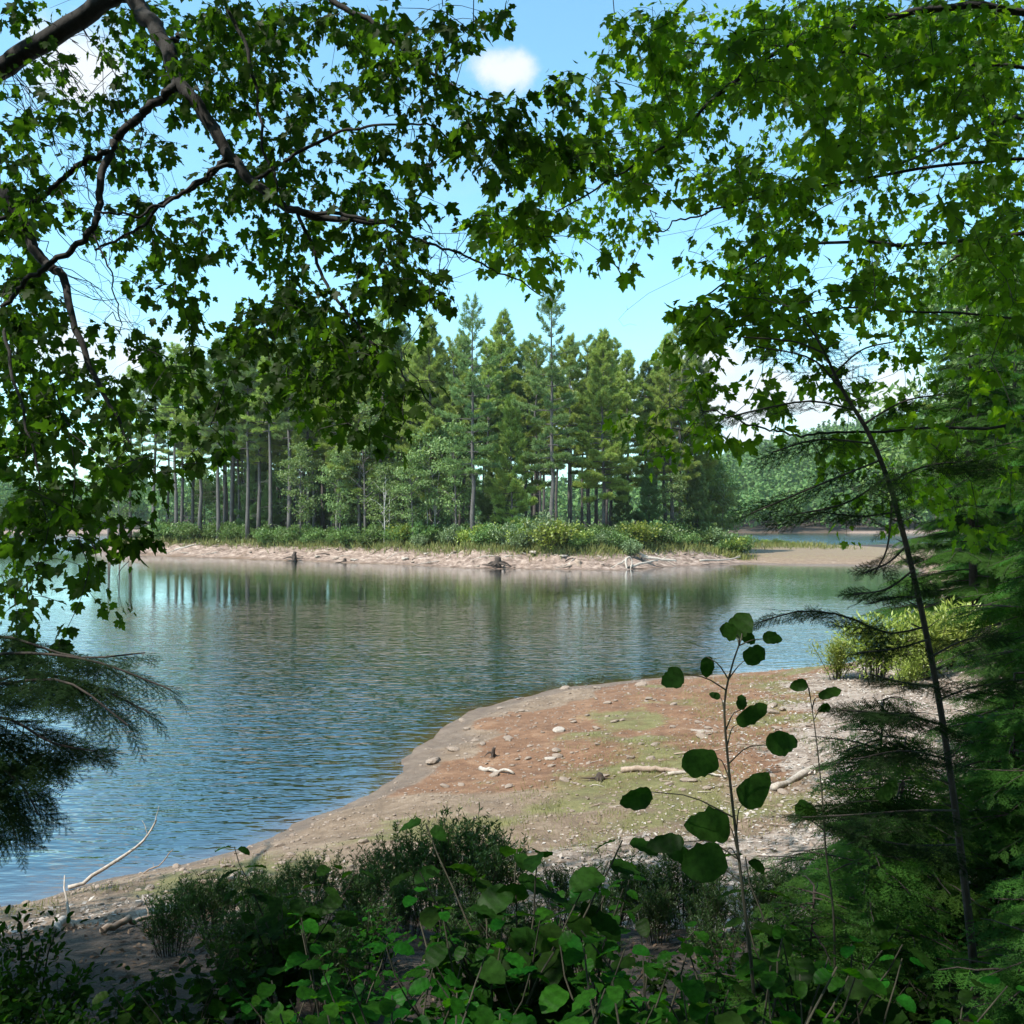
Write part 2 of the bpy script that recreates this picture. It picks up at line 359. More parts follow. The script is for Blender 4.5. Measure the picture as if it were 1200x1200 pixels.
# ------------------------------------------------------------------ leaf templates  (length +Y, width X, face +Z)
def fan(outline, center, bend=.12, cup=.1):
    o = np.array([(x, y, 0) for x, y in outline], float); c = np.array([[center[0], center[1], 0]])
    V = np.vstack([c, o]); V[:, 2] = -bend * V[:, 1] ** 2 + cup * np.abs(V[:, 0])
    n = len(o); i = np.arange(n); return V, [np.stack([np.zeros(n, int), i + 1, (i + 1) % n + 1], -1)]
half = [(.04, .02), (.20, -.02), (.30, .10), (.24, .17), (.50, .36), (.42, .42), (.54, .56), (.30, .50), (.20, .52), (.26, .74), (.14, .78), (0, 1.0)]
MAPLE = fan(half + [(-x, y) for x, y in half[-2::-1]], (0, .36), .18, .14)
MAPLES = []
for q_ in range(6):
    r_ = np.random.default_rng(50 + q_); hl, hr = [], []
    for x_, y_ in half: j_ = r_.normal(0, .03, 4); hl.append((x_ * (.92 + j_[0]) + .01, y_ + j_[1] * .6)); hr.append((-x_ * (.92 + j_[2]) - .01, y_ + j_[3] * .6))
    MAPLES.append(fan(hl[:-1] + [(r_.normal(0, .05), 1)] + hr[-2::-1], (0, .36), r_.uniform(.0, .5), r_.uniform(-.12, .38)))
half3 = [(.05, .0), (.26, .06), (.25, .2), (.46, .44), (.2, .46), (.2, .7), (0, 1)]
MAPLE_S = fan(half3 + [(-x, y) for x, y in half3[-2::-1]], (0, .34), .2, .15)
def oval(w, n=7, tooth=0., tip=.12):
    h = []
    for k in range(n + 1):
        t = k / n; a = np.pi * t
        x = w * np.sin(a) ** .75 * (1 - .25 * (t - .45)); y = .5 - .5 * np.cos(a)
        h.append((max(x, .008), y))
        if tooth and k < n: h.append((max(w * np.sin(np.pi * (t + .5 / n)) ** .75 * (1 - .25 * (t - .45)), .01) + tooth, .5 - .5 * np.cos(np.pi * (t + .5 / n)) + .01))
    h[-1] = (0.0, 1 + tip * .5)
    return h
def ribbed(w, n=7, tooth=0., bend=.25, cup=.18):
    h = oval(w, n, tooth); m = len(h)
    V = [(0, y if 0 < k < m - 1 else y, 0) for k, (x, y) in enumerate(h)] + [(x, y, 0) for x, y in h] + [(-x, y, 0) for x, y in h]
    V = np.array(V, float)
    V[:, 2] = -bend * V[:, 1] ** 2 + cup * np.abs(V[:, 0]) + .03 * np.sin(V[:, 1] * 22) * np.minimum(np.abs(V[:, 0]) * 4, 1)
    i = np.arange(m - 1)
    return V, [np.stack([i, i + m, i + m + 1, i + 1], -1), np.stack([i, i + 1, i + 2 * m + 1, i + 2 * m], -1)]
BROAD = ribbed(.40, 8, .012)
ROUND = ribbed(.44, 7, .014, .2, .12)
OVAL = ribbed(.27, 5, 0, .25, .2)
LANCE = (np.array([(0, 0, 0), (.13, .45, .03), (0, 1, -.08), (-.13, .45, .03), (0, .45, -.01)]), [np.array([(0, 1, 4), (1, 2, 4), (2, 3, 4), (3, 0, 4)])])
CLUMP = (np.array([(0, 0, 0), (.34, .4, .05), (.05, 1, -.12), (-.34, .5, .06)]), [np.array([(0, 1, 2, 3)])])
BLADE = (np.array([(-.035, 0, 0), (.035, 0, 0), (.02, .6, .04), (0, 1, .16)]), [np.array([(0, 1, 2), (0, 2, 3)])])
def needles_tuft(n=8, w=.15, spread=.75):
    r = np.random.default_rng(2); V = []; Fc = []
    for k in range(n):
        a = k / n * 6.283 + r.random() * .5; s = spread * (.35 + .65 * r.random())
        d = nrm(np.array([np.cos(a) * s, 1 - .35 * s, np.sin(a) * s * .8])); l = .75 + .4 * r.random()
        sd = nrm(np.cross(d, r.normal(size=3))) * w * .5
        b = len(V); V += [-sd * .6, sd * .6, d * l * .6 + sd, d * l]; Fc.append((b, b + 1, b + 2, b + 3))
    return np.array(V), [np.array(Fc)]
TUFT = needles_tuft()
def hemlock_spray(stp=.045, wf=.42):
    """flat feathery twig, 1 unit long; a twig line with paired side twigs, needles in one plane"""
    r = np.random.default_rng(4); V = []; T = []
    def needles(p, q, step, nl):
        d = q - p; l = np.linalg.norm(d); d /= l; s = np.array([d[1], -d[0], 0])
        m = max(2, int(l / step))
        for k in range(m):
            c = p + d * l * (k + .5) / m
            for sg in (1, -1):
                e = nrm(s * sg + d * (.35 + .5 * r.random()) + np.array([0, 0, r.normal() * .25])) * nl * (.7 + .5 * r.random()) * (1 - .45 * (k / m))
                w = d * step * wf; b = len(V); V.extend([c - w, c + w, c + e]); T.append((b, b + 1, b + 2))
    def stalk(p, q, w):
        d = nrm(q - p); s = np.array([d[1], -d[0], 0]) * w; b = len(V); V.extend([p - s, p + s, q]); T.append((b, b + 1, b + 2))
    O = np.zeros(3); tip = np.array([0, 1, -.10]); stalk(O, tip, .008); needles(O + tip * .35, tip, stp, .06)
    for k in range(11):
        t = .08 + .08 * k; p = tip * t; sg = 1 if k % 2 else -1
        l = (.42 - .33 * abs(t - .30)) * (.8 + .35 * r.random()) * (1 - .45 * t)
        q = p + nrm(np.array([sg * .85, .75, -.12 + r.normal() * .08])) * l; stalk(p, q, .006); needles(p, q, stp, .062)
        if l > .25:
            for t2 in (.4, .65):
                p2 = p + (q - p) * t2; q2 = p2 + nrm(np.array([sg * .2, 1, -.1])) * l * .42; needles(p2, q2, stp, .055)
    return np.array(V), [np.array(T)]
HEM = hemlock_spray(); HEM_FINE = hemlock_spray(.024, .30)
def randdir(n): return nrm(rng.normal(size=(n, 3)))

# ------------------------------------------------------------------ tree builders (return a root Empty at the origin)
def trunk_path(H, lean=.02, n=9):
    t = np.linspace(0, 1, n); a = rng.random() * 6.28
    P = np.stack([np.cos(a) * lean * H * t ** 1.5, np.sin(a) * lean * H * t ** 1.5, H * t], -1); P[1:] += rng.normal(0, .004 * H, (n - 1, 3)) * [1, 1, 0]
    return P
def make_pine(H, start, rad, tufts, shape, leaf, sparse_top=.0, deadwood=True, tuft=.42):
    root = empty('white_pine', (0, 0, 0), 'x', 'tree')
    P = trunk_path(H, .012); r0 = H * .0105
    tr = MB(); tube(tr, P, np.linspace(r0, .03, len(P)) * np.r_[1.25, np.ones(len(P) - 1)], 9)
    br = MB(); pos = []; dirs = []
    z = H * start; whorl = 0
    def trunk_at(zz): k = np.clip(zz / H, 0, 1) * (len(P) - 1); i = int(min(k, len(P) - 2)); return P[i] + (P[i + 1] - P[i]) * (k - i)
    while z < H * .985:
        t = (z - H * start) / (H * (1 - start))
        prof = {'cone': (1 - t) ** .8 * (.55 + .45 * min(1, t * 5)), 'plate': (1 - t ** 1.6) * (.6 + .4 * np.sin(t * 9 + whorl) ** 2) * .95 + .06, 'narrow': (1 - t ** 2.2) * (.5 + .5 * min(1, t * 2.5)), 'open': (1 - t) ** .5 * (.62 + .38 * math.sin(t * 11 + whorl * 1.7) ** 2) * (.75 + .25 * min(1, t * 4))}[shape]
        nl = rng.integers(3, 6) - (shape == 'open' and t > .45); a0 = rng.random() * 6.28
        for k in range(nl):
            Ln = rad * prof * (rng.uniform(.35, 1.15) if shape == 'open' else rng.uniform(.55, 1.12)) + .25
            a = a0 + k / nl * 6.28 + rng.normal() * .25; el = -.10 + 1.0 * t ** 1.5 + rng.normal() * .10
            s = np.linspace(0, 1, 6); h = np.array([np.cos(a), np.sin(a), 0]); o = trunk_at(z)
            B = o + (h[None] * (s * np.cos(el))[:, None] + np.array([0, 0, 1])[None] * (s * np.sin(el) + .16 * s ** 2.2 - .06 * s * (1 - t))[:, None]) * Ln
            B = wob(B, .02 * Ln); tube(br, B, np.linspace(max(.02, r0 * .26 * (1 - t) + .012), .008, 6), 4, False)
            n = int(tufts * (Ln / 3) ** 1.35 * (1 - sparse_top * t) * rng.uniform(.7, 1.3)) + 4
            q = rng.uniform(.22, 1, n) ** .75; i = np.minimum((q * 5).astype(int), 4); f = (q * 5 - i)[:, None]
            c = B[i] * (1 - f) + B[i + 1] * f; side = np.array([-h[1], h[0], 0]); w = Ln * .30 * np.sqrt(np.clip(1 - q, 0.02, 1)) * np.clip(q * 2.2, 0, 1)
            off = rng.uniform(-1, 1, n) * w
            p = c + side[None] * off[:, None] + np.stack([0 * q, 0 * q, rng.normal(.08, .10, n)], -1) + h[None] * (np.abs(off) * .5)[:, None]
            pos.append(p); dirs.append(h[None] * .55 + side[None] * (np.sign(off) * .5)[:, None] + np.array([0, 0, .55 + .5 * t])[None] + rng.normal(0, .3, (n, 3)))
        z += (rng.uniform(.75, 1.25) if shape in ('plate', 'open') else rng.uniform(.5, .95)) * (H / 24) * (1.2 - .55 * t); whorl += 1
    if deadwood:
        for k in range(int(14 + 10 * start)):
            zz = H * rng.uniform(.08, start + .03); a = rng.random() * 6.28; l = rng.uniform(.5, 2.2)
            o = trunk_at(zz); tube(br, [o, o + np.array([np.cos(a), np.sin(a), -.05]) * l * .5, o + np.array([np.cos(a) * l, np.sin(a) * l, -.16 * l])], [.022, .014, .005], 3, False)
    pos = np.concatenate(pos); dirs = np.concatenate(dirs); n = len(pos)
    cr = MB(); scatter(cr, TUFT[0], TUFT[1], pos, frames(dirs, randdir(n)), rng.uniform(.7, 1.3, n) * tuft)
    tr.v += br.v; tr.f += [f + tr.n for f in br.f]; tr.build('trunk', M['bark_pine'], root); cr.build('crown', M[leaf], root)
    root['H'] = H
    return root
def make_broad_tree(H, start, rad, nleaf, leafmat, barkmat, stems=1, leafsz=.26, name='broadleaf_tree', clumps=26):
    root = empty(name, (0, 0, 0), 'x', 'tree')
    tr = MB(); br = MB(); pos = []
    for s in range(stems):
        P = trunk_path(H * (1 - .18 * (s > 0) * rng.random()), .05 + .05 * (stems > 1)); P = P + np.array([.35 * np.cos(s * 2.1), .35 * np.sin(s * 2.1), 0]) * (stems > 1)
        tube(tr, P[:8], np.linspace(H * .011 / stems ** .4, .02, 8), 7)
    for k in range(clumps):
        t = rng.random() ** .9; zz = H * (start + (1 - start) * t); a = rng.random() * 6.28
        rr = rad * np.sin(np.pi * np.clip(.16 + .80 * t, 0, 1)) ** .7 * rng.uniform(.45, 1.0)
        c = np.array([np.cos(a) * rr, np.sin(a) * rr, zz]); o = np.array([0, 0, max(zz - rr * rng.uniform(.5, .9), H * start * .7)])
        i = np.interp(o[2] / H, np.linspace(0, 1, 9), np.arange(9)); o[:2] = P[int(min(i, 8))][:2]
        tube(br, wob(spline([o, (o + c) / 2 + [0, 0, .05 * H * .3], c], 6), .05), np.linspace(.05 * H / 12, .012, 6), 4, False)
        n = int(nleaf / clumps * rng.uniform(.6, 1.4)); cs = rad * rng.uniform(.28, .5)
        q = randdir(n) * (rng.random(n) ** .45)[:, None] * cs * np.array([1.25, 1.25, .55]); pos.append(c + q)
    pos = np.concatenate(pos); n = len(pos)
    cr = MB(); d = rng.normal(0, .6, (n, 3)) + [0, 0, -.25]
    scatter(cr, CLUMP[0], CLUMP[1], pos, frames(d, rng.normal(0, .6, (n, 3)) + [0, 0, 1]), rng.uniform(.7, 1.3, n) * leafsz)
    tr.v += br.v; tr.f += [f + tr.n for f in br.f]; tr.build('trunk', M[barkmat], root); cr.build('crown', M[leafmat], root); root['H'] = H
    return root
def make_shrub(H, rad, nleaf, leafmat, leafsz, name='shrub', tpl=CLUMP):
    root = empty(name, (0, 0, 0), 'x', 'shrub'); st = MB(); pos = []; dd = []
    ns = 16
    for k in range(ns):
        a = rng.random() * 6.28; rr = rad * rng.random() ** .6 * .9; top = np.array([np.cos(a) * rr, np.sin(a) * rr, H * (1 - .45 * (rr / rad) ** 2) * rng.uniform(.75, 1)])
        P = spline([[np.cos(a) * .1 * rad, np.sin(a) * .1 * rad, -.05], top * [.55, .55, .6], top], 6); tube(st, wob(P, .02 * H), np.linspace(.018 * H / 1.5, .005, 6), 4, False)
        n = int(nleaf / ns); q = rng.uniform(.25, 1.04, n); i = np.minimum((q * 5).astype(int), 4); f = (q * 5 - i)[:, None]
        j = np.minimum(i + 1, 5); c = P[i] * (1 - f) + P[j] * f
        e = randdir(n) * rng.uniform(.05, .32, n)[:, None] * rad; pos.append(c + e * [1, 1, .7]); dd.append(e / rad * 2.5 + [0, 0, .35])
    pos = np.concatenate(pos); dd = np.concatenate(dd); n = len(pos); pos[:, 2] = np.maximum(pos[:, 2], .03)
    fo = MB(); scatter(fo, tpl[0], tpl[1], pos, frames(dd + rng.normal(0, .3, (n, 3)), rng.normal(0, .5, (n, 3)) + [0, 0, 1]), rng.uniform(.7, 1.3, n) * leafsz)
    st.build('stems', M['stem'], root); fo.build('foliage', M[leafmat], root); root['H'] = H
    return root
def place(proto, name, x, y, H, label, cat, group, used=set(), rz=None, z=None):
    o = copy_tree(proto)
    s = H / proto['H']; o.scale = (s,) * 3
    o.location = (x, y, (gz(x, y) if z is None else z) - .05); o.rotation_euler = (0, 0, rng.random() * 6.28 if rz is None else rz)
    tag(o, label, cat, group); del o['H']
    return o

# ------------------------------------------------------------------ island wood
PR = dict(
    tall=make_pine(27, .30, 5.6, 105, 'open', 'pine_dark', .62), tall2=make_pine(26, .28, 5.4, 125, 'open', 'pine', .45),
    dense=make_pine(24, .22, 5.0, 120, 'cone', 'pine'), dense2=make_pine(24, .30, 4.8, 105, 'cone', 'pine'),
    slim=make_pine(25, .46, 3.1, 95, 'narrow', 'pine_dark'), slim2=make_pine(25, .38, 3.3, 95, 'narrow', 'pine'), slim3=make_pine(25, .52, 3.2, 100, 'plate', 'pine'),
    young=make_pine(13, .10, 2.8, 110, 'plate', 'pine', .2, False), spruce=make_pine(12, .06, 2.6, 105, 'cone', 'pine_dark', 0, False))
BR = dict(birch=make_broad_tree(10, .22, 2.6, 3400, 'birch', 'bark_birch', 3, .26, 'birch', 34), birch2=make_broad_tree(12, .28, 2.5, 3600, 'birch', 'bark_pine', 1, .26, 'maple', 34),
    oak=make_broad_tree(15, .2, 4.6, 6500, 'shrub', 'bark_pine', 1, .36, 'broadleaf_tree', 46))
def island_front(u, off):
    Y = np.arange(75, 140, .4); x = (u - 600) / F * Y; k = np.nonzero(look(D, x, Y) > off)[0]
    return (float(x[k[0]]), float(Y[k[0]])) if len(k) else None
def vtop(v, u, Y): return EYE + (HZ - v) / F * Y
FRONT = [  # u, Y, top row, kind, label
 (128, 127, 465, 'dense2', 'light green pine at the left tip of the island, half behind maple leaves'), (152, 124, 432, 'slim2', 'slim pine second from the left tip of the island'),
 (180, 119, 398, 'slim', 'pine with two bare dark trunks beside it near the left tip of the island'), (206, 117, 402, 'slim3', 'pine right of the left tip showing a thin bare lower trunk'),
 (235, 111, 408, 'slim2', 'thick trunked pine under the hanging maple leaves on the left island'), (256, 112, 398, 'slim', 'pine with grey trunk just right of the thick trunked left pine'),
 (272, 117, 386, 'slim3', 'set back pine behind the grey trunked pair on the left island'), (290, 108, 394, 'slim', 'pine with pale bleached lower trunk on the left island'),
 (303, 113, 388, 'slim2', 'pine tightly beside the pale trunked pine on the left island'), (317, 105, 382, 'slim3', 'dark straight pine left of the tall grey leaning trunk'),
 (339, 101, 366, 'slim', 'tall pine with a long bare grey trunk standing nearest the left bank'), (362, 108, 398, 'slim2', 'pine right of the tall bare grey trunk, its crown behind maple leaves'),
 (396, 103, 384, 'slim2', 'pine above the pale young birches at the island middle left'), (421, 101, 425, 'dense2', 'lower dense pine behind the birches at the island middle left'),
 (446, 108, 352, 'tall2', 'high pine whose tip shows beside the drooping maple spray'), (472, 111, 380, 'slim', 'pine showing a single grey trunk between two lit crowns'),
 (506, 99, 372, 'dense', 'broad sunlit yellow green pine left of the dark tall pine'), (531, 99, 396, 'tall2', 'brownish thin crowned pine leaning on the left side of the dark tall pine'),
 (555, 90.5, 351, 'tall', 'second tallest pine, dark feathery top and thick trunk at the island centre'), (600, 94, 470, 'young', 'small layered pine between the two tallest pines'),
 (627, 98, 396, 'tall2', 'yellow tipped pine immediately left of the tallest pine'), (648, 88.5, 332, 'tall', 'tallest pine on the island with a thin open top and thick trunk'),
 (668, 97, 392, 'slim2', 'pine close behind the tallest pine on its right side'), (689, 99, 402, 'tall2', 'pine between the tallest pine and the dense green pine'),
 (706, 92.5, 388, 'dense', 'densest bright green pine right of the tallest pine'), (735, 100, 412, 'dense2', 'pine with upswept tip right of the densest green pine'),
 (757, 104, 424, 'slim', 'narrow pine in the dip between the two right hand crowns'), (787, 97, 412, 'tall2', 'rightmost tall pine of the island beside the open sky'),
 (806, 103, 452, 'dense2', 'lower pine closing the right end of the island wood'), (822, 108, 478, 'young', 'small pine with flat boughs reaching into the sky at the right end'),
 (575, 103, 420, 'slim', 'pine set back right of the dark tall pine'), (716, 104, 396, 'slim3', 'dark pine peeking over the densest green pine')]
front_xy = []
for u, Y, tv, kd, lab in FRONT:
    Y = max(Y, (island_front(u, 5.2) or (0, Y))[1])
    x = (u - 600) / F * Y; zb = gz(x, Y); front_xy.append((x, Y))
    place(PR[kd], 'white_pine', x, Y, vtop(tv, u, Y) - zb, lab, 'pine tree', 'pines of the island wood')
back = []; tries = 0
while len(back) < 92 and tries < 6000:
    tries += 1
    x = rng.uniform(-54, 21); y = rng.uniform(98, 156)
    d = float(look(D, x, y)[0])
    if d < 9 or x > 21: continue
    u = 600 + x / y * F
    if u > 545 and rng.random() < .72: continue
    if min([math.hypot(x - a, y - b) for a, b in back + front_xy]) < 2.4: continue
    back.append((x, y)); kd = ['slim', 'slim2', 'slim3'][rng.integers(0, 3)]
    place(PR[kd], 'white_pine', x, y, rng.uniform(20.5, 25.5), 'slender pine in the ranks deep inside the island wood, seen as a dark bare trunk', 'pine tree', 'pines deep in the island wood')
n_u = 0
while n_u < 46:
    x = rng.uniform(-53, -6); y = rng.uniform(104, 152)
    if float(look(D, x, y)[0]) < 10 or min([math.hypot(x - a, y - b) for a, b in back + front_xy]) < 1.4: continue
    back.append((x, y)); n_u += 1; kd = n_u % 3
    place(BR['birch2'] if kd else PR['spruce'], 'young_maple' if kd else 'spruce', x, y, rng.uniform(6.5, 11.5), 'leafy understory tree half hidden between the bare pine trunks of the island' if kd else 'dim small spruce half hidden between the bare pine trunks of the island', 'tree', 'understory trees of the island wood' if kd else 'understory spruces of the island wood')
MID = [(352, 103, 522, 'birch2', 'small lit young tree with pale layers beside the tall bare grey trunk'), (398, 99, 530, 'birch2', 'bushy blue green young tree low in front of the island pines'),
 (428, 96, 478, 'birch2', 'tall pale leaved young tree at the island middle left'), (452, 94, 545, 'birch', 'many stemmed pale birch leaning over the bank'),
 (484, 94, 536, 'birch2', 'round topped young tree right of the many stemmed birch'), (507, 97, 500, 'birch', 'young grey green birch below the broad sunlit pine'),
 (535, 93, 498, 'birch2', 'silvery young birch left of the second tallest pine trunk'), 
 (583, 98, 500, 'spruce', 'dark spruce right of the second tallest pine trunk'), (760, 97, 545, 'spruce', 'dark spruce in the shade near the right end of the island'),
 (790, 95, 556, 'birch2', 'shaded broad tree above the dark right bank of the island'), (818, 98, 545, 'spruce', 'dark dense spruce at the right end of the island wood'),
 (846, 104, 556, 'birch2', 'last broad tree at the right end of the island wood'), (832, 112, 540, 'oak', 'wide rounded tree behind the right end of the island wood'),
 (730, 96, 560, 'spruce', 'low spruce under the densest green pine'),
 (140, 124, 540, 'birch2', 'yellow green young tree at the left tip of the island'), (300, 118, 520, 'spruce', 'dim spruce between bare trunks on the left island')]
for u, Y, tv, kd, lab in MID:
    Y = max(Y, (island_front(u, 5.0) or (0, Y))[1])
    x = (u - 600) / F * Y; zb = gz(x, Y); p = PR.get(kd) or BR[kd]
    nm = {'young': 'white_pine', 'spruce': 'spruce', 'birch': 'birch', 'birch2': 'young_maple', 'oak': 'broadleaf_tree'}[kd]
    place(p, nm, x, Y, vtop(tv, u, Y) - zb, lab, 'tree', 'small trees in front of the island pines')
# bushes on the bank of the island
SH = [make_shrub(2.0, 1.6, 1500, 'shrub', .19), make_shrub(1.8, 1.5, 1500, 'shrub', .17), make_shrub(2.2, 1.7, 1700, 'shrub_pale', .19), make_shrub(1.5, 1.4, 1200, 'shrub_yellow', .17)]
NAMED = [(640, 4.6, 3.3, 2, 'large grey green dome bush at the centre of the island bank'), (612, 5.0, 1.9, 3, 'yellow green bush left of the grey dome bush'), (570, 5.2, 2.2, 3, 'bright green rounded bush below the second tallest pine'),
 (680, 5.2, 1.7, 3, 'low yellowish bush right of the grey dome bush'), (740, 2.4, 1.5, 2, 'small pale bush hanging over the driftwood on the right bank'), (530, 5.5, 2.2, 2, 'pale bush left of the bright rounded bush'), (860, 5.0, 2.0, 3, 'bright bush where the island bank meets the sandbar')]
for u, off, H, k, lab in NAMED:
    p = island_front(u, off); place(SH[k], 'bush', p[0], p[1], H, lab, 'bush', 'bushes along the island bank')
for k in range(190):
    u = 128 + 740 * (k + rng.random()) / 190; p = island_front(u, rng.uniform(3.9, 9.5))
    if p is None: continue
    kk = rng.choice([0, 1, 2, 3], p=[.42, .36, .12, .10]) if u > 350 else rng.choice([0, 1], p=[.5, .5])
    sec = 'dark bush in the shaded hedge of bushes on the left island bank' if u < 350 else ('green bush in the low hedge along the middle island bank' if u < 700 else 'shaded bush on the dark right island bank')
    place(SH[kk], 'bush', p[0], p[1], rng.uniform(1.3, 2.6), sec, 'bush', 'bushes along the island bank')
for k in range(14):
    x = rng.uniform(27, 40); y = rng.uniform(126, 141)
    place(SH[rng.choice([0, 1, 3])], 'bush', x, y, rng.uniform(.9, 1.9) * (1 if x < 34 else .7), 'low bush on the grassy point of the far sandbar', 'bush', 'bushes on the sandbar')

# blades of grass in one mesh
def grass(name, pts, hmin, hmax, matname, per=5, spread=.06, label=None):
    P = np.repeat(pts, per, 0); n = len(P); P = P + rng.normal(0, spread, (n, 3)) * [1, 1, 0]
    P[:, 2] = height(P[:, 0], P[:, 1]) - .01
    d = rng.normal(0, .35, (n, 3)) + [0, 0, 1]; mb = MB()
    scatter(mb, BLADE[0], BLADE[1], P, frames(d, randdir(n)), rng.uniform(hmin, hmax, n)); return tag(mb.build(name, M[matname]), label, 'grass', kind='stuff')
pts = []
for u in np.linspace(125, 960, 1500):
    p = island_front(u, rng.uniform(2.9, 4.6)) if u < 880 else None
    if p: pts.append((p[0], p[1], 0))
for k in range(900):
    x = rng.uniform(22, 44); y = rng.uniform(112, 140)
    if rng.random() < sst(112, 134, y) : pts.append((x, y, 0))
grass('shore_grass', np.array(pts), .35, .95, 'reed', 6, .35, 'yellowing grass fringing the island bank above the bare sand')

# ------------------------------------------------------------------ far shore forest: one mass
def far_forest():
    mb = MB(); n = 0; P = []; S = []
    for k in range(15000):
        y = rng.uniform(350, 760) if rng.random() < .75 else rng.uniform(348, 375); x = rng.uniform(-.62, .62) * y
        P.append((x, y))
    P = np.array(P); df = sdist(P[:, 0], P[:, 1], FAR); z = height(P[:, 0], P[:, 1]); keep = df > 7
    P = P[keep]; z = z[keep]
    ok = []; cell = {}
    for i, (x, y) in enumerate(P):
        c = (int(x // 7.5), int(y // 7.5))
        if c in cell: continue
        cell[c] = 1
        if y > 470 and x < 60: continue
        ok.append(i)
    P = P[ok]; z = z[ok]
    for (x, y), zz in zip(P, z):
        H = rng.uniform(12, 19); r = rng.uniform(3.2, 5.2); m = 150
        q = randdir(m) * (rng.random(m) ** .3)[:, None]; conif = rng.random() < .18
        if conif:
            t = rng.random(m) ** .7; q = np.stack([q[:, 0] * (1 - t) * .8, q[:, 1] * (1 - t) * .8, t * 2 - 1], -1); H *= 1.15
        else:
            lump = randdir(6) * .55; q = q * .62 + lump[rng.integers(0, 6, m)]
        p = np.array([x, y, zz + H * .55]) + q * [r, r, H * .47]
        p[:, 2] = np.maximum(p[:, 2], zz + .4)
        scatter(mb, CLUMP[0], CLUMP[1], p, frames(rng.normal(0, 1, (m, 3)) + [0, 0, -.4], rng.normal(0, .7, (m, 3)) + [0, 0, .8]), rng.uniform(1.1, 2.2, m))
    return mb
tag(far_forest().build('distant_forest', M['far']), 'far wooded shore and hillside beyond the lake', 'forest', kind='stuff')
# right bank trees past the beach
RB = [(25, 50, 17, 'oak', 'broad tree on the right bank just past the beach'), (29, 58, 19, 'dense', 'pine on the right bank behind the hemlocks'), (33, 52, 20, 'tall2', 'high pine on the right bank with thin feathery boughs'), (36, 66, 18, 'oak', 'rounded tree farther along the right bank'),
      (41, 74, 20, 'dense2', 'pine on the right bank near the sandbar'), (22, 39, 13, 'oak', 'low broad tree leaning out over the right cove'), (46, 84, 18, 'oak', 'tree where the sandbar meets the right bank'), (29, 42, 21, 'tall', 'dark pine rising over the right bank')]
for x, y, H, kd, lab in RB:
    place(PR.get(kd) or BR[kd], 'broadleaf_tree' if kd == 'oak' else 'white_pine', x, y, H, lab, 'tree', 'trees on the right bank')
for k, (x, y) in enumerate([(-12, -1.5), (-8, -4.5), (-14, -1), (-4.5, -7.5), (-10, -8), (0.5, -8.5), (5, -7), (9.5, -4), (10.5, 1.5), (12, 6), (-1.5, -13), (7, -12), (14, -8), (-7, -13), (12.5, 11)]):  # unseen trees added around the viewer to keep skylight off the foreground
    place(BR['oak'], 'broadleaf_tree', x, y, rng.uniform(11, 14), 'unseen broad tree added around the viewer to block light', 'tree', 'added shade trees around the viewer')
for o in list(PR.values()) + list(BR.values()) + SH: remove_tree(o)

# ------------------------------------------------------------------ hemlocks
def bough(fo, br, P, Ln, r=.012, spray=.34, dens=1.0, droop=.25, roll=.25, T_=None):
    """flat hemlock bough along path P"""
    P = np.asarray(P, float); tube(br, P, np.linspace(r, .0025, len(P)), 5, False)
    n = max(5, int(Ln * 19 * dens)); q = np.linspace(.12, 1, n); i = np.minimum((q * (len(P) - 1)).astype(int), len(P) - 2); f = (q * (len(P) - 1) - i)[:, None]
    c = P[i] * (1 - f) + P[i + 1] * f; T = nrm(P[i + 1] - P[i]); side = nrm(np.cross(T, [0, 0, 1])); up = np.cross(side, T)
    sg = np.where(np.arange(n) % 2, 1., -1.); sg = np.where(q > .97, 0, sg)
    sc = spray * (.55 + .6 * np.sin(np.pi * np.clip(q * .8 + .15, 0, 1))) * rng.uniform(.75, 1.25, n) * (1.1 - .45 * q)
    d = T * rng.uniform(.45, .9, n)[:, None] + side * sg[:, None] * .85 + np.array([0, 0, -droop]) + rng.normal(0, .12, (n, 3))
    T_ = T_ or HEM; scatter(fo, T_[0], T_[1], c, frames(d, up + rng.normal(0, roll, (n, 3))), sc)
def limb(o, a, Ln, el, sag, n=8):
    s = np.linspace(0, 1, n); h = np.array([np.cos(a), np.sin(a), 0])
    return wob(o + (h[None] * s[:, None] + np.array([0, 0, 1])[None] * (np.sin(el) * s - sag * s ** 2)[:, None]) * Ln, .012 * Ln)
def make_hemlock(H, rad, leaf, nb, start=.06, spray=.34, r0=None, sec=True):
    root = empty('hemlock_tree', (0, 0, 0), 'x', 'tree'); P = trunk_path(H, .03); tr = MB(); tube(tr, P, np.linspace(r0 or H * .014, .006, len(P)), 8)
    br = MB(); fo = MB(); a = 0
    for k in range(nb):
        t = start + (1 - start) * (k + rng.random()) / nb; a += 2.4 + rng.normal() * .3
        j = t * (len(P) - 1); i = int(min(j, len(P) - 2)); o = P[i] + (P[i + 1] - P[i]) * (j - i)
        Ln = (rad * (1 - t) ** .8 + .18) * rng.uniform(.6, 1.1); B = limb(o, a, Ln, .25 * t + rng.normal() * .12, .22)
        bough(fo, br, B, Ln, .006 + .006 * Ln, spray)
        if sec and Ln > .8:
            for sgn in (1, -1):
                for tt in (.35, .6):
                    o2 = B[int(tt * 7)]; l2 = Ln * (.62 - .4 * tt); bough(fo, br, limb(o2, a + sgn * rng.uniform(.6, .95), l2, 0, .25, 6), l2, .005, spray * .9)
    tr.v += br.v; tr.f += [f + tr.n for f in br.f]; tr.build('trunk', M['bark_hem'], root); fo.build('foliage', M[leaf], root); root['H'] = H
    return root
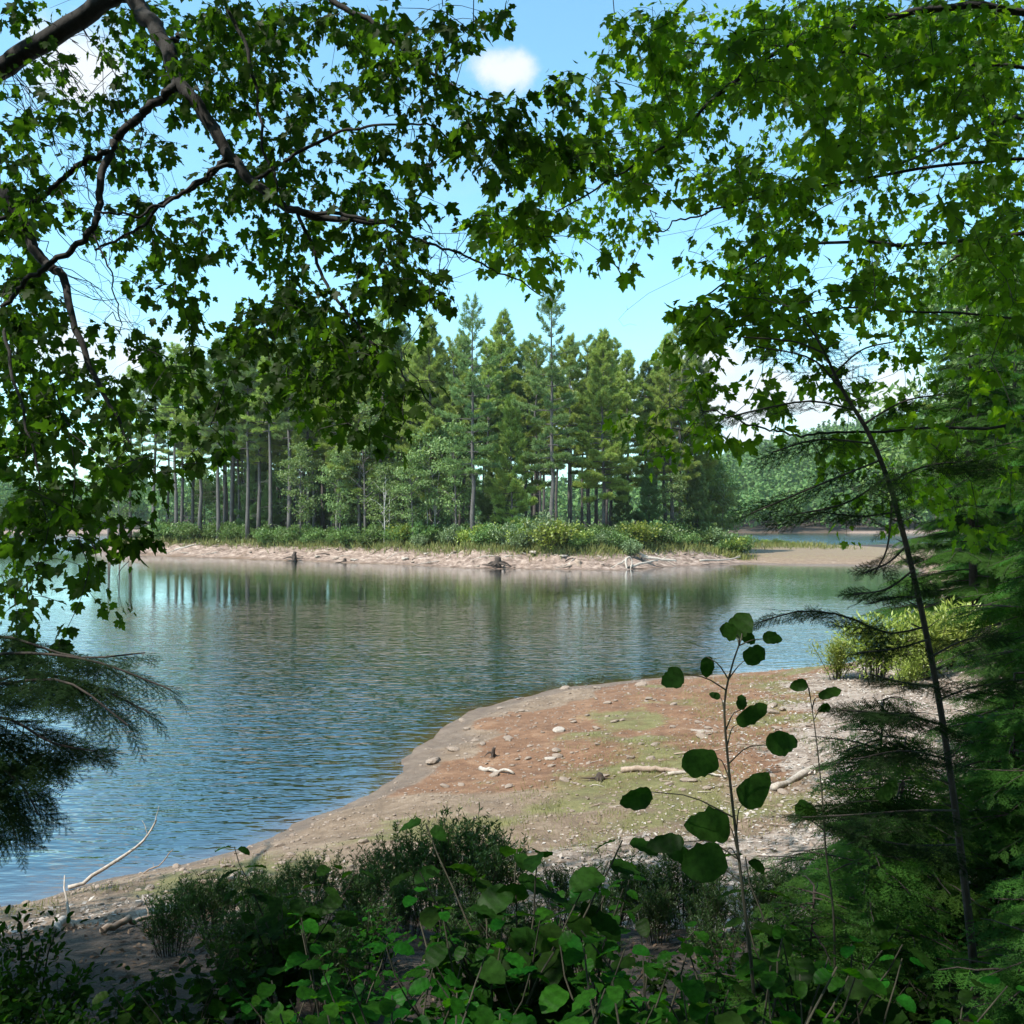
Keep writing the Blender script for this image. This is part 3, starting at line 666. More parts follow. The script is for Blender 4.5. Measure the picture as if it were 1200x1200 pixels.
h_big = make_hemlock(8, 2.6, 'hemlock', 96, .02, .42)
h_mid = make_hemlock(4.5, 1.7, 'hemlock', 74, .02, .36)
h_small = make_hemlock(1.5, .85, 'hemlock', 60, .04, .27, .010, True)
HEMS = [(h_big, 6.5, 9.4, 8.5, 'tall hemlock whose dense boughs fill the right edge beside the beach'), (h_big, 10.0, 14.5, 9.5, 'tall hemlock farther along the right edge beyond the yellow bush'),
 (h_mid, 4.3, 6.8, 4.2, 'bushy hemlock behind the leaning bare sapling'), (h_mid, 6.6, 11.6, 3.2, 'medium hemlock with sunlit boughs at the edge of the beach'), (h_big, 13.2, 20, 10, 'hemlock behind the yellow green bush by the cove'),
 (h_mid, 3.2, 4.8, 2.6, 'hemlock crowding the lower right corner'), (h_mid, 14.2, 27, 6.0, 'distant hemlock on the right bank of the cove'),
 (h_small, 2.05, 5.0, 1.2, 'small hemlock at the foot of the leaning sapling'), (h_small, 1.55, 4.1, .95, 'low hemlock seedling right of the tall round leaved stem'), (h_small, 2.5, 6.4, 1.5, 'small hemlock reaching over the pale log'),
 (h_small, 1.0, 3.2, .8, 'hemlock seedling low among the broad leaves right of centre'), (h_small, 1.75, 3.0, .9, 'hemlock seedling in the dark lower right'), (h_big, 17.5, 33, 11, 'hemlock on the bank of the cove past the yellow green bush'), (h_big, 20.8, 40, 11, 'hemlock at the far end of the cove bank'), (h_big, 11.8, 24, 9, 'hemlock rising close behind the yellow green bush'),
 (h_small, 2.3, 3.6, 1.0, 'hemlock seedling at the foot of the hemlock in the corner'), (h_small, 2.9, 5.4, 1.5, 'hemlock seedling right of the leaning trunk')]
for p, x, y, H, lab in HEMS: place(p, 'hemlock_tree' if H > 2 else 'hemlock_seedling', x, y, H, lab, 'tree' if H > 2 else 'sapling', 'hemlocks on the right')
for o in (h_big, h_mid, h_small): remove_tree(o)

# leaning sapling with short dead twigs
sp = empty('hemlock_sapling', at(1142, 1145, 3.4), 'slim leaning hemlock sapling with bare dark trunk and short spiky twigs at right', 'sapling'); O = at(1142, 1145, 3.4)
path = [at(u, v, Y) - O for u, v, Y in [(1143, 1165, 3.4), (1140, 1120, 3.4), (1130, 1030, 3.4), (1117, 930, 3.38), (1102, 830, 3.36), (1086, 745, 3.34), (1066, 655, 3.32), (1043, 570, 3.3), (1018, 508, 3.28), (988, 458, 3.25), (962, 405, 3.22), (940, 372, 3.2)]]
SP = spline(path, 40); tr = MB(); tube(tr, SP, np.interp(np.linspace(0, 1, 40), [0, .3, .75, 1], [.017, .012, .008, .002]), 8)
br = MB(); fo = MB()
def sapling_twig(u0, v0, pts, Y, spray=.10, dens=1.6, r=.004, droop=.1):
    P = spline([at(u0, v0, Y) - O] + [at(a, b, yy) - O for a, b, yy in pts], 10); Ln = np.linalg.norm(np.diff(P, axis=0), axis=1).sum(); k_ = max(1, spray / .15); bough(fo, br, P, Ln, r, spray * 1.15 / k_ ** .6, dens * 1.25 * k_, droop, .6, HEM_FINE)
for t in [((1082, 735), [(1040, 742, 3.3), (990, 722, 3.25), (940, 716, 3.2), (893, 728, 3.15)], .14, 2.6), ((1070, 668), [(1040, 690, 3.2), (1000, 697, 3.1)], .12, 2), ((1062, 640), [(1040, 660, 3.2), (1012, 672, 3.1)], .10, 2), ((1046, 580), [(1040, 640, 3.2), (1025, 672, 3.15)], .06, 2),
          ((1075, 700), [(1050, 700, 3.2), (1020, 707, 3.1)], .08, 2), ((1086, 750), [(1050, 760, 3.2), (1005, 765, 3.1)], .12, 2), ((1098, 805), [(1060, 800, 3.1), (1020, 790, 3.0)], .13, 2), ((1106, 850), [(1060, 838, 3.1), (985, 832, 2.9)], .18, 2), ((1112, 890), [(1060, 880, 3.1), (1000, 890, 2.95)], .18, 2),
          ((1120, 950), [(1070, 950, 3.1), (1000, 955, 2.95), (940, 958, 2.85)], .2, 2), ((1125, 990), [(1060, 990, 3.1), (990, 975, 2.95)], .18, 2), ((1090, 770), [(1130, 750, 3.4), (1165, 745, 3.45)], .14, 2), ((1100, 820), [(1140, 805, 3.4), (1180, 800, 3.5)], .15, 2),
          ((985, 455), [(950, 420, 3.1), (880, 405, 3.0)], .16, 1.6), ((968, 415), [(930, 400, 3.1), (870, 395, 3.05)], .1, 1.6), ((1000, 480), [(950, 470, 3.1), (890, 480, 3.0), (850, 490, 2.95)], .2, 1.8), ((1010, 498), [(1060, 470, 3.3), (1110, 462, 3.4)], .25, 1.8),
          ((1030, 540), [(980, 560, 3.1), (920, 585, 3.0), (880, 602, 2.95)], .28, 1.8), ((1038, 560), [(990, 590, 3.1), (920, 605, 3.0)], .24, 1.8), ((1025, 520), [(960, 515, 3.1), (905, 530, 3.0)], .22, 1.6), ((1050, 600), [(1010, 605, 3.2), (960, 600, 3.1)], .18, 1.6), ((1040, 565), [(1090, 545, 3.4), (1150, 540, 3.5)], .28, 1.8),
          ((975, 440), [(1010, 410, 3.2), (1050, 400, 3.3)], .18, 1.6)]:
    sapling_twig(t[0][0], t[0][1], t[1], 3.3, t[2], t[3] * (.42 if t[0][1] < 610 else 1))
for k in range(46):                                           # short spiky dead twigs
    i = rng.integers(8, 38); a = rng.random() * 6.28; l = rng.uniform(.03, .10)
    tube(br, [SP[i], SP[i] + np.array([np.cos(a), np.sin(a), .35]) * l], [.003, .001], 3, False)
tr.v += br.v; tr.f += [f + tr.n for f in br.f]; tr.build('trunk', M['bark_hem'], sp); fo.build('foliage', M['hemlock_shade'], sp)

# hemlock on the left whose boughs reach in at the water
lx, ly = -2.9, 3.3; lz = gz(lx, ly); O = np.array([lx, ly, lz]); lh = empty('hemlock_tree', O, 'dark hemlock reaching drooping boughs over the water from the left edge', 'tree')
tr = MB(); br = MB(); fo = MB(); P = trunk_path(6, .02); tube(tr, P, np.linspace(.085, .01, len(P)), 8)
def lbough(pts, spray, dens=.8):
    P = spline([np.array([0, 0, pts[0]])] + [at(u, v, Y) - O for u, v, Y in pts[1:]], 14); Ln = np.linalg.norm(np.diff(P, axis=0), axis=1).sum(); bough(fo, br, P, Ln, .008, spray * 1.05, dens * 1.9, .3, .18, HEM_FINE)
lbough((1.75, (-90, 770, 3.1), (20, 765, 3.0), (110, 775, 2.95), (200, 808, 2.9)), .23); lbough((1.65, (-90, 810, 3.0), (10, 800, 2.9), (80, 800, 2.8), (150, 850, 2.75)), .25)
lbough((1.9, (-90, 750, 3.2), (0, 745, 3.2), (90, 770, 3.15), (170, 765, 3.1)), .2); lbough((1.45, (-90, 850, 3.0), (0, 840, 2.9), (60, 870, 2.85), (110, 880, 2.8)), .24)
lbough((1.3, (-100, 890, 3.0), (-20, 890, 2.9), (25, 920, 2.85), (45, 955, 2.8)), .22); lbough((1.6, (-60, 800, 3.3), (30, 790, 3.2), (100, 800, 3.15), (175, 835, 3.1)), .23)
lbough((1.35, (-80, 860, 3.2), (-10, 860, 3.1), (30, 890, 3.0), (60, 880, 2.9)), .24); lbough((1.2, (-100, 920, 3.0), (-40, 920, 2.9), (5, 950, 2.85), (20, 985, 2.8)), .2)
for k in range(26):
    t = rng.uniform(.1, 1); Ln = 1.5 * (1 - t) ** .7 + .2; a = rng.uniform(1.9, 5.4); bough(fo, br, limb(np.array([0, 0, 6 * t]), a, Ln, .1, .25), Ln, .01, .3)
tr.v += br.v; tr.f += [f + tr.n for f in br.f]; tr.build('trunk', M['bark_hem'], lh); fo.build('foliage', M['hemlock_shade'], lh)

# ------------------------------------------------------------------ the two maples overhead
MAPL = ["312677998767734010000000000000", "321659997688741001000000000000", "543657987788960260000000000000", "656635778667897300000000000000", "813555678775767777000000000000",
        "831126678776644430000000000000", "931156677677432200000000000000", "831158478887310000000000000000", "841165478877400000000000000000", "861136688885500000000000000000",
        "982365675896000000000000000000", "995734747967200000000000000000", "875833512543000000000000000000", "864856300000000000000000000000", "887540000000000000000000000000",
        "757630000000000000000000000000", "645500000000000000000000000000", "622200000000000000000000000000", "620000000000000000000000000000", "420000000000000000000000000000"]
MAPR = ["000000000000000001473688999999", "000000000000000015685789999999", "000000000000000246488888999999", "000000000000000346788546898767", "000000000000000777776557987667", "000000000000000456726898655678",
        "000000000000007766510487544469", "000000000000006653201673566689", "000000000000001100005576477778", "000000000000000000017556355557", "000000000000000000032144413456", "000000000000000000024344514455",
        "000000000000000000145321345555", "000000000000000000030000333455", "000000000000000000000000134444", "000000000000000000000000112233"]
MAPR = [r.ljust(30, '0') if len(r) >= 30 else r[:14] + r[14:].rjust(16, '0') for r in MAPR]

def maple(name, label, base, trunk_pts, trunk_r, limbs, dmap, depth, over, leafmat, leaf_px, bare, seed, dens=1.0):
    """limbs: pixel curves at a real distance; clusters of leaves hang on twigs grown from the nearest limb"""
    global rng
    keep = rng; rng = np.random.default_rng(seed)
    O = np.array(base, float); root = empty(name, O, label, 'tree'); tr = MB(); br = MB(); tw = MB(); fo = MB()
    tube(tr, spline(np.array(trunk_pts, float) - O, 16), np.linspace(trunk_r, trunk_r * .55, 16), 10)
    nodes = []
    for pts, r0, r1 in limbs:
        P = spline([np.array(p[:3], float) if len(p) == 4 else at(*p) for p in pts], 8 * len(pts)); P = wob(P, .008) - O
        tube(br, P, np.linspace(r0, r1, len(P)), 7); nodes += list(P[::2])
    cl = []
    for r, row in enumerate(dmap):
        for c, ch in enumerate(row):
            dgt = int(ch)
            if not dgt: continue
            lam = -math.log(1 - dgt / 10.6) * 1600 / (leaf_px ** 2 * .36) / 8 * (dens if dgt >= 7 else 1 + (dens - 1) * .25)
            k = rng.poisson(lam)
            for _ in range(k):
                u = (c + rng.random()) * 40; v = (r + rng.random()) * 40; cl.append(at(u, v, depth(u, v)) - O)
    cl = cl + [np.array(p) - O for p in over]
    cl = np.array(cl)
    # grow twigs: nearest first
    nd = np.array(nodes); dist = np.array([np.min(((nd - c) ** 2).sum(1)) for c in cl]); order = np.argsort(dist)
    nodes = np.zeros((len(nd) + len(cl), 3)); nodes[:len(nd)] = nd; m = len(nd)
    lp, ld = [], []
    for i in order:
        c = cl[i]; dd = ((nodes[:m] - c) ** 2).sum(1); j = int(np.argmin(dd)); o = nodes[j]; ln = math.sqrt(dd[j])
        mid = (o + c) / 2 + np.array([0, 0, .10 * ln]) + rng.normal(0, .07 * ln, 3)
        P = spline([o, mid, c], 5); tube(tw, P, np.linspace(.0022 + .0012 * min(ln, 2), .0012, 5), 3, False)
        if ln > .5:                                            # pass points on as places to grow from
            pass
        nodes[m] = c; m += 1
        n = rng.integers(5, 12); dirv = nrm(c - o + rng.normal(0, .05, 3))
        q = rng.uniform(-.12, .04, n); sidev = randdir(n); sidev[:, 2] = sidev[:, 2] * .5 - .25
        lp.append(c + dirv[None] * q[:, None] + sidev * rng.uniform(.02, .085, n)[:, None]); ld.append(sidev * .9 + np.array([0, 0, -.55]) + dirv[None] * .4 + rng.normal(0, .25, (n, 3)))
    for (pts, nb, ln) in bare:
        for _ in range(nb):
            k = rng.integers(0, len(nd)); a = at(pts[0] + rng.normal() * pts[2], pts[1] + rng.normal() * pts[3], depth(*pts[:2])) - O
            o = nd[int(np.argmin(((nd - a) ** 2).sum(1)))]; e = a + rng.normal(0, ln * .4, 3)
            P = wob(spline([o, (o + a) / 2 + rng.normal(0, .06, 3), a, e], 12), .028); tube(tw, P, np.linspace(.0035, .001, 12), 3, False)
            for _q in range(2):
                i = rng.integers(3, 10); tube(tw, wob(spline([P[i], P[i] + rng.normal(0, ln * .35, 3)], 5), .008), np.linspace(.002, .0008, 5), 3, False)
    for c in over:                                             # unseen fuller sprays added over the viewer to shade what lies below
        c = np.array(c) - O; n = 26; e = randdir(n) * rng.random((n, 1)) ** .5 * [.75, .75, .4]; lp.append(c + e); ld.append(e + rng.normal(0, .4, (n, 3)) + [0, 0, -.4])
    lp = np.concatenate(lp); ld = np.concatenate(ld); n = len(lp)
    sz = np.clip(rng.lognormal(0, .32, n), .45, 1.9) * .057; sz[len(lp) - 26 * len(over):] *= 1.35
    up = rng.normal(0, .55, (n, 3)) + [0, 0, .8]; fr_ = frames(ld, up); kind = rng.integers(0, len(MAPLES), n)
    for kk, tpl in enumerate(MAPLES): scatter(fo, tpl[0], tpl[1], lp[kind == kk], fr_[kind == kk], sz[kind == kk])
    tr.build('trunk', M['bark'], root); br.build('limbs', M['bark'], root); tw.build('twigs', M['bark'], root); fo.build('leaves', M[leafmat], root)
    print(name, 'clusters', len(cl), 'leaves', n); rng = keep
    return root

YL = 5.4
def depL(u, v): return float(np.clip(5.6 - .0012 * u + rng.normal() * .45 + (.0 if v < 500 else -.6) + (.7 if v < 330 and 90 < u < 440 else 0), 3.6, 7.6))
def depR(u, v):
    if v > 330 and u < 1000: return float(np.clip(5.0 + rng.normal() * .4, 4, 6.5))
    if rng.random() < .35: return float(rng.uniform(7.5, 11.5))
    return float(np.clip(6.0 + rng.normal() * 1.1 + .0015 * (u - 800), 4.2, 9.5))
def clumped(n, m, *b):
    c = np.array(overhead(m, *b)); k = rng.integers(0, m, n); return [tuple(c[i] + rng.normal(0, .35, 3) * [1, 1, .4] + [0, 0, .3]) for i in k]
def overhead(n, x0, x1, y0, y1, z0, z1):
    out = []
    while len(out) < n:
        x, y, z = rng.uniform(x0, x1), rng.uniform(y0, y1), rng.uniform(z0, z1)
        if y > 0 and z < 4 + .575 * y + .35 and abs(x) < .56 * y + .4: continue
        out.append((x, y, z))
    return out
tlx, tly = -5.6, 6.0; tlz = gz(tlx, tly)
limbsL = [
 ([(tlx, tly, 5.6, 0), (-70, 125, 6.1), (0, 78, 6.0), (70, 38, 5.9), (140, -8, 5.7), (168, 14, 5.6), (192, 50, 5.5), (212, 98, 5.45), (250, 145, 5.4), (276, 190, 5.35), (312, 226, 5.3), (348, 248, 5.25), (402, 258, 5.2), (470, 262, 5.1)], .075, .012),
 ([(209, 96, 5.45), (180, 122, 5.4), (150, 148, 5.35), (128, 178, 5.3), (116, 235, 5.2), (108, 272, 5.15), (70, 300, 5.1), (30, 330, 5.1), (0, 362, 5.1)], .028, .012),
 ([(270, 182, 5.35), (232, 218, 5.3), (195, 238, 5.25), (160, 268, 5.2), (110, 296, 5.15)], .016, .006), ([(278, 192, 5.35), (240, 205, 5.2), (205, 230, 5.1), (165, 250, 5.0), (115, 250, 4.95)], .014, .005),
 ([(128, 178, 5.3), (98, 190, 5.3), (70, 214, 5.3), (22, 246, 5.3), (-30, 265, 5.3)], .018, .012), ([(tlx, tly, 4.9, 0), (-60, 180, 5.4), (-5, 222, 5.3), (24, 258, 5.25), (50, 304, 5.2), (72, 326, 5.15), (95, 400, 5.0), (128, 468, 4.9), (150, 520, 4.8)], .05, .006),
 ([(345, 246, 5.25), (430, 256, 5.1), (500, 283, 5.0), (565, 310, 4.95), (640, 346, 4.9)], .012, .003), ([(200, -120, 5.4), (270, 10, 5.3), (300, 100, 5.25), (312, 180, 5.2), (335, 245, 5.2)], .014, .005),
 ([(250, -160, 5.6), (380, -10, 5.4), (440, 30, 5.3), (500, 80, 5.2), (575, 118, 5.1)], .022, .005), ([(348, 248, 5.25), (385, 330, 5.1), (425, 390, 5.0), (475, 440, 4.9), (510, 480, 4.85)], .011, .003),
 ([(108, 272, 5.15), (125, 310, 5.1), (140, 370, 5.1), (137, 400, 5.1)], .006, .002), ([(0, 362, 5.1), (15, 440, 4.9), (40, 540, 4.7), (60, 640, 4.6)], .011, .003),
 ([(tlx, tly, 6.6, 0), (-2.5, 5.0, 8.6, 0), (0, 3.8, 9.0, 0), (2.5, 3.0, 9.2, 0)], .07, .02), ([(tlx, tly, 6.8, 0), (-4.5, 3, 8.6, 0), (-3, 0, 9.4, 0)], .07, .02), ([(tlx, tly, 6.2, 0), (-7, 7.5, 7.8, 0), (-8, 8.2, 9.0, 0)], .06, .02),
 ([(210, 40, 5.5), (206, 44, 5.45), (200, 46, 5.4)], .014, .011), ([(300, 210, 5.3), (350, 180, 5.2), (420, 150, 5.1), (500, 150, 5.0), (560, 190, 5.0)], .012, .003)]
shadeL = overhead(900, -10, 3, -4.5, 6.4, 6.6, 11.0)  # unseen leaf clusters added above the view to darken foreground and left canopy
maple('maple_tree', 'maple on the left whose dark limb arches over and hangs leaves across the sky', (tlx, tly, tlz), [(tlx - .2, tly, tlz - .1), (tlx, tly, 3.6), (tlx + .05, tly, 5.4), (tlx, tly, 7.2)], .17, limbsL, MAPL, depL, shadeL, 'maple', 9.8,
      [((130, 230, 50, 60), 34, .25), ((150, 330, 30, 50), 14, .3), ((520, 320, 40, 25), 6, .25), ((110, 120, 40, 40), 12, .25)], 21, 1.25)
trx, try_ = 5.9, 6.3; trz = gz(trx, try_)
limbsR = [
 ([(trx, try_, 6.4, 0), (1330, 60, 6.1), (1180, 10, 6.0), (1040, 18, 5.9), (985, 40, 5.8), (935, 52, 5.7), (884, 78, 5.6), (840, 112, 5.5), (790, 160, 5.4), (730, 200, 5.3), (650, 250, 5.2)], .028, .004),
 ([(trx, try_, 6.0, 0), (1350, 110, 6.0), (1200, 80, 5.9), (1060, 70, 5.8), (960, 58, 5.7), (800, 50, 5.6)], .018, .003), ([(trx, try_, 5.7, 0), (1400, 200, 5.9), (1150, 190, 5.8), (930, 224, 5.7), (860, 240, 5.5), (800, 258, 5.3), (770, 275, 5.2)], .014, .003),
 ([(trx, try_, 5.5, 0), (1350, 270, 6.6), (1152, 280, 6.6), (1050, 284, 6.4), (940, 285, 6.2), (880, 310, 6.0), (800, 370, 5.8)], .02, .004), ([(1152, 280, 6.6), (1125, 298, 6.5), (1100, 316, 6.4)], .014, .005),
 ([(trx, try_, 6.2, 0), (1300, 120, 7.0), (1180, 142, 7.0), (1148, 150, 7.0), (1110, 166, 7.0), (1040, 200, 6.9)], .035, .008), ([(trx, try_, 5.0, 0), (1350, 470, 5.2), (1150, 500, 5.1), (1000, 506, 5.0), (920, 508, 4.9), (870, 494, 4.9), (820, 480, 4.8)], .011, .003),
 ([(trx, try_, 5.2, 0), (1400, 380, 5.8), (1150, 370, 5.6), (1000, 360, 5.4), (900, 380, 5.2), (800, 385, 5.1)], .010, .003), ([(trx, try_, 6.8, 0), (4, 4, 8.4, 0), (2.5, 2, 9.2, 0), (1, 0, 9.6, 0)], .06, .02), ([(trx, try_, 6.8, 0), (7, 8, 8.6, 0), (7, 10, 9.6, 0)], .06, .02)]
shadeR = clumped(520, 46, -1.5, 7.0, .0, 6.5, 6.8, 10.0) + overhead(50, 5, 9, 5.5, 10, 8.5, 11)  # unseen leaf clumps added overhead to cast patchy shade
maple('maple_tree', 'maple on the right with sunlit yellow green leaves filling the upper right', (trx, try_, trz), [(trx + .1, try_, trz - .1), (trx, try_, 3.8), (trx, try_, 5.6), (trx - .1, try_, 7.4)], .15, limbsR, MAPR, depR, shadeR, 'maple_lit', 9.2,
      [((780, 285, 30, 30), 5, .2), ((950, 300, 60, 40), 10, .3)], 33, 2.4)

# ------------------------------------------------------------------ foreground plants
def stem_plant(O, name, label, cat, stem, leaves, Y, leafmat='oval', tpl=ROUND, r=.005, group=None):
    """a plant whose stem and leaves are each set by hand; leaves: (u, v, length px, width factor, angle deg, tilt)"""
    root = empty(name, O, label, cat, group); P = spline([np.asarray(p) - O for p in stem], 26); st = MB(); fo = MB()
    tube(st, P, np.linspace(r, r * .35, 26), 6)
    for (u, v, ln, wf, ang, tilt) in leaves:
        yy = Y + rng.uniform(-.12, .12); L_ = px(ln * .9, yy); c = at(u, v, yy) - O
        d = np.array([math.cos(R(ang)), rng.uniform(-.25, .25), math.sin(R(ang))]); d = d / np.linalg.norm(d); b = c - d * L_ * .5
        nm = np.array([rng.uniform(-.6, .6), -1 + tilt, tilt + rng.uniform(-.1, .5)]); tv = tpl[0].copy(); e_ = np.abs(tv[:, 0]) > .05; tv[e_, 0] *= 1 + rng.normal(0, .07, e_.sum()); tv[:, 0] *= 1 + rng.uniform(-.2, .2) * np.sin(tv[:, 1] * 5); tv[:, 2] += tv[:, 0] ** 2 * rng.uniform(-.4, 1.0) + rng.uniform(-.3, .2) * tv[:, 1] ** 2
        scatter(fo, tv, tpl[1], [b], frames(d[None], nm[None]), np.array([[L_ * wf, L_, L_]]))
        k = int(np.argmin(((P - b) ** 2).sum(1) + 3 * np.maximum(P[:, 2] - b[2], 0) ** 2)); tube(st, spline([P[max(k - 1, 0)], (P[k] + b) / 2 + [0, 0, -.004], b], 6), np.linspace(.0022, .0012, 6), 4, False)
    st.build('stem', M['stem'], root); fo.build('leaves', M[leafmat], root); return root
def base_at(u, Y):
    x = (u - 600) / F * Y; return np.array([x, Y, gz(x, Y)])
Y = 2.5; b = base_at(890, Y)
stem_plant(b, 'hazel_sapling', 'tall thin stem with few large round chewed leaves standing before the beach', 'sapling', [b, at(884, 1180, Y), at(872, 1060, Y), at(861, 965, Y), at(853, 890, Y), at(849, 825, Y), at(858, 780, Y), at(869, 748, Y)],
    [(868, 733, 34, 1.0, 60, 0), (854, 740, 24, 1.1, 160, .1), (905, 748, 25, .8, 5, .1), (884, 768, 30, .95, 30, 0), (877, 747, 22, .8, -40, .1), (788, 794, 30, .95, 200, .1), (830, 781, 26, 1.0, -80, 0), (869, 823, 20, .75, 80, 0), (881, 838, 46, .55, 30, .2), (822, 893, 46, .95, 190, 0),
     (919, 870, 52, .62, 5, .2), (886, 927, 52, .75, 45, .2), (830, 968, 60, .75, 175, .1), (780, 988, 48, .6, 185, .3), (746, 935, 42, .7, 200, .1), (826, 1010, 56, .95, 200, .1), (795, 1000, 30, .8, 150, .2), (838, 815, 14, .7, 160, .1)], Y, r=.0055)
Y = 3.0; b = base_at(975, Y)
stem_plant(b, 'hazel_sapling', 'thinner bare stem with two small leaves at its top right of the round leaved stem', 'sapling', [b, at(978, 1100, Y), at(968, 1000, Y), at(964, 940, Y), at(957, 870, Y), at(948, 806, Y)],
    [(937, 803, 20, .9, 190, .1), (972, 812, 30, .55, 25, .1), (966, 830, 16, .8, 220, .1), (1040, 927, 34, .55, 50, 0), (945, 950, 30, .9, 20, .2)], Y, r=.004)
# broad leaved plants (opposite leaves on arching stems)
def make_broad_plant(H, nst, leaf, leafmat, tpl=BROAD, name='hobblebush', pairs=5):
    root = empty(name, (0, 0, 0), 'x', 'plant'); st = MB(); fo = MB(); lp = []; ld = []; ls = []
    for s in range(nst):
        a = s / nst * 6.28 + rng.normal() * .4; sp_ = rng.uniform(.12, .42); h = H * rng.uniform(.6, 1)
        P = spline([[0, 0, -.03], [np.cos(a) * sp_ * .4, np.sin(a) * sp_ * .4, h * .6], [np.cos(a) * sp_, np.sin(a) * sp_, h]], 9); P = wob(P, .008); tube(st, P, np.linspace(.005, .002, 9), 5, False)
        for k in range(pairs):
            q = .35 + .65 * k / (pairs - 1); i = min(int(q * 8), 7); c = P[i] + (P[i + 1] - P[i]) * (q * 8 - i); aa = a + (k % 2) * 1.57 + rng.normal() * .3
            for sg in (0, math.pi):
                d = np.array([np.cos(aa + sg), np.sin(aa + sg), rng.uniform(-.45, .15)]); pe = c + d * .02
                lp.append(pe); ld.append(d); ls.append(leaf * rng.uniform(.65, 1.15) * (1 - .25 * (k == pairs - 1)))
    n = len(lp); scatter(fo, tpl[0], tpl[1], np.array(lp), frames(np.array(ld), rng.normal(0, .25, (n, 3)) + [0, 0, 1]), np.array(ls))
    st.build('stems', M['stem'], root); fo.build('leaves', M[leafmat], root); root['H'] = H; return root
bp_ = [make_broad_plant(.9, 9, .085, 'broad'), make_broad_plant(.8, 11, .070, 'broad'), make_broad_plant(.9, 8, .10, 'oval', BROAD, pairs=5)]
BP = [(332, 980, 3.6, 2, 'dark large leaved shoot rising above the narrow leaved shrubs at left'), (628, 942, 3.0, 2, 'dark broad leaved plant whose top leaves stand against the pale beach'), (590, 985, 2.9, 2, 'broad leaved plant just left of the one against the pale beach'), (395, 1065, 2.7, 0, 'light green broad leaved plant low left of centre'),
 (470, 1075, 2.4, 0, 'broad leaved plant with bright top leaves at the bottom left of centre'), (548, 1050, 2.6, 1, 'broad leaved plant under the two dark shoots'), (655, 1062, 2.4, 0, 'light leaved plant below the pale beach centre'), (722, 1085, 2.3, 1, 'broad leaved plant at the bottom centre right'),
 (800, 1085, 2.2, 2, 'dark leaved plant at the foot of the round leaved stem'), (885, 1065, 2.4, 1, 'broad leaved plant right of the round leaved stem foot'), (940, 1010, 2.8, 2, 'dark leaved plant below the thin two leaved stem'), (430, 1150, 2.0, 1, 'lowest broad leaved plant left of centre'),
 (610, 1130, 2.0, 0, 'lowest broad leaved plant at the centre'), (560, 1160, 1.9, 1, 'broad leaved plant cut by the bottom edge near centre'), (760, 1140, 1.9, 1, 'lowest broad leaved plant right of centre'), (930, 1120, 2.1, 0, 'lowest bright leaved plant at the lower right'), (215, 1105, 3.0, 2, 'dark broad leaved plant over the shaded gravel'),
 (500, 1120, 2.9, 0, 'broad leaved plant in the gap between two taller ones left of centre'), (1010, 1095, 2.5, 1, 'broad leaved plant near the leaning trunk foot'), (300, 1140, 2.5, 1, 'broad leaved plant in the dark lower left'), (690, 1010, 3.4, 1, 'small broad leaved plant in front of the pale litter'), (850, 1150, 2.0, 0, 'bright leaved plant cut by the bottom edge at right'), (1080, 1150, 2.3, 2, 'dark leaved plant in the lower right corner'), (350, 1090, 3.1, 0, 'light leaved plant beside the gravel edge')]
for u, v, Y, k, lab in BP:
    x = (u - 600) / F * Y; zb = gz(x, Y); top = EYE + (HZ - v) / F * Y; place(bp_[k], 'hobblebush', x, Y, max(top - zb, .25), lab, 'plant', 'broad leaved plants in the foreground')
for k in range(100):
    Y = rng.uniform(1.9, 4.8); u = rng.uniform(10 if Y < 3.0 else (150 if Y < 3.5 else 260), 1150); x = (u - 600) / F * Y
    place(bp_[k % 3], 'hobblebush', x, Y, rng.uniform(.24, .42) if Y > 2.4 else rng.uniform(.25, .36), 'leafy plant in the dense low cover along the bottom of the slope', 'plant', 'broad leaved plants in the low cover')
for k in range(16):
    Y = rng.uniform(2.3, 3.7); u = rng.uniform(70, 300); x = (u - 600) / F * Y
    place(bp_[2], 'hobblebush', x, Y, rng.uniform(.3, .45), 'dark leafy plant in the shade beside the lower left corner bushes', 'plant', 'dark plants at the lower left')
for o in bp_: remove_tree(o)
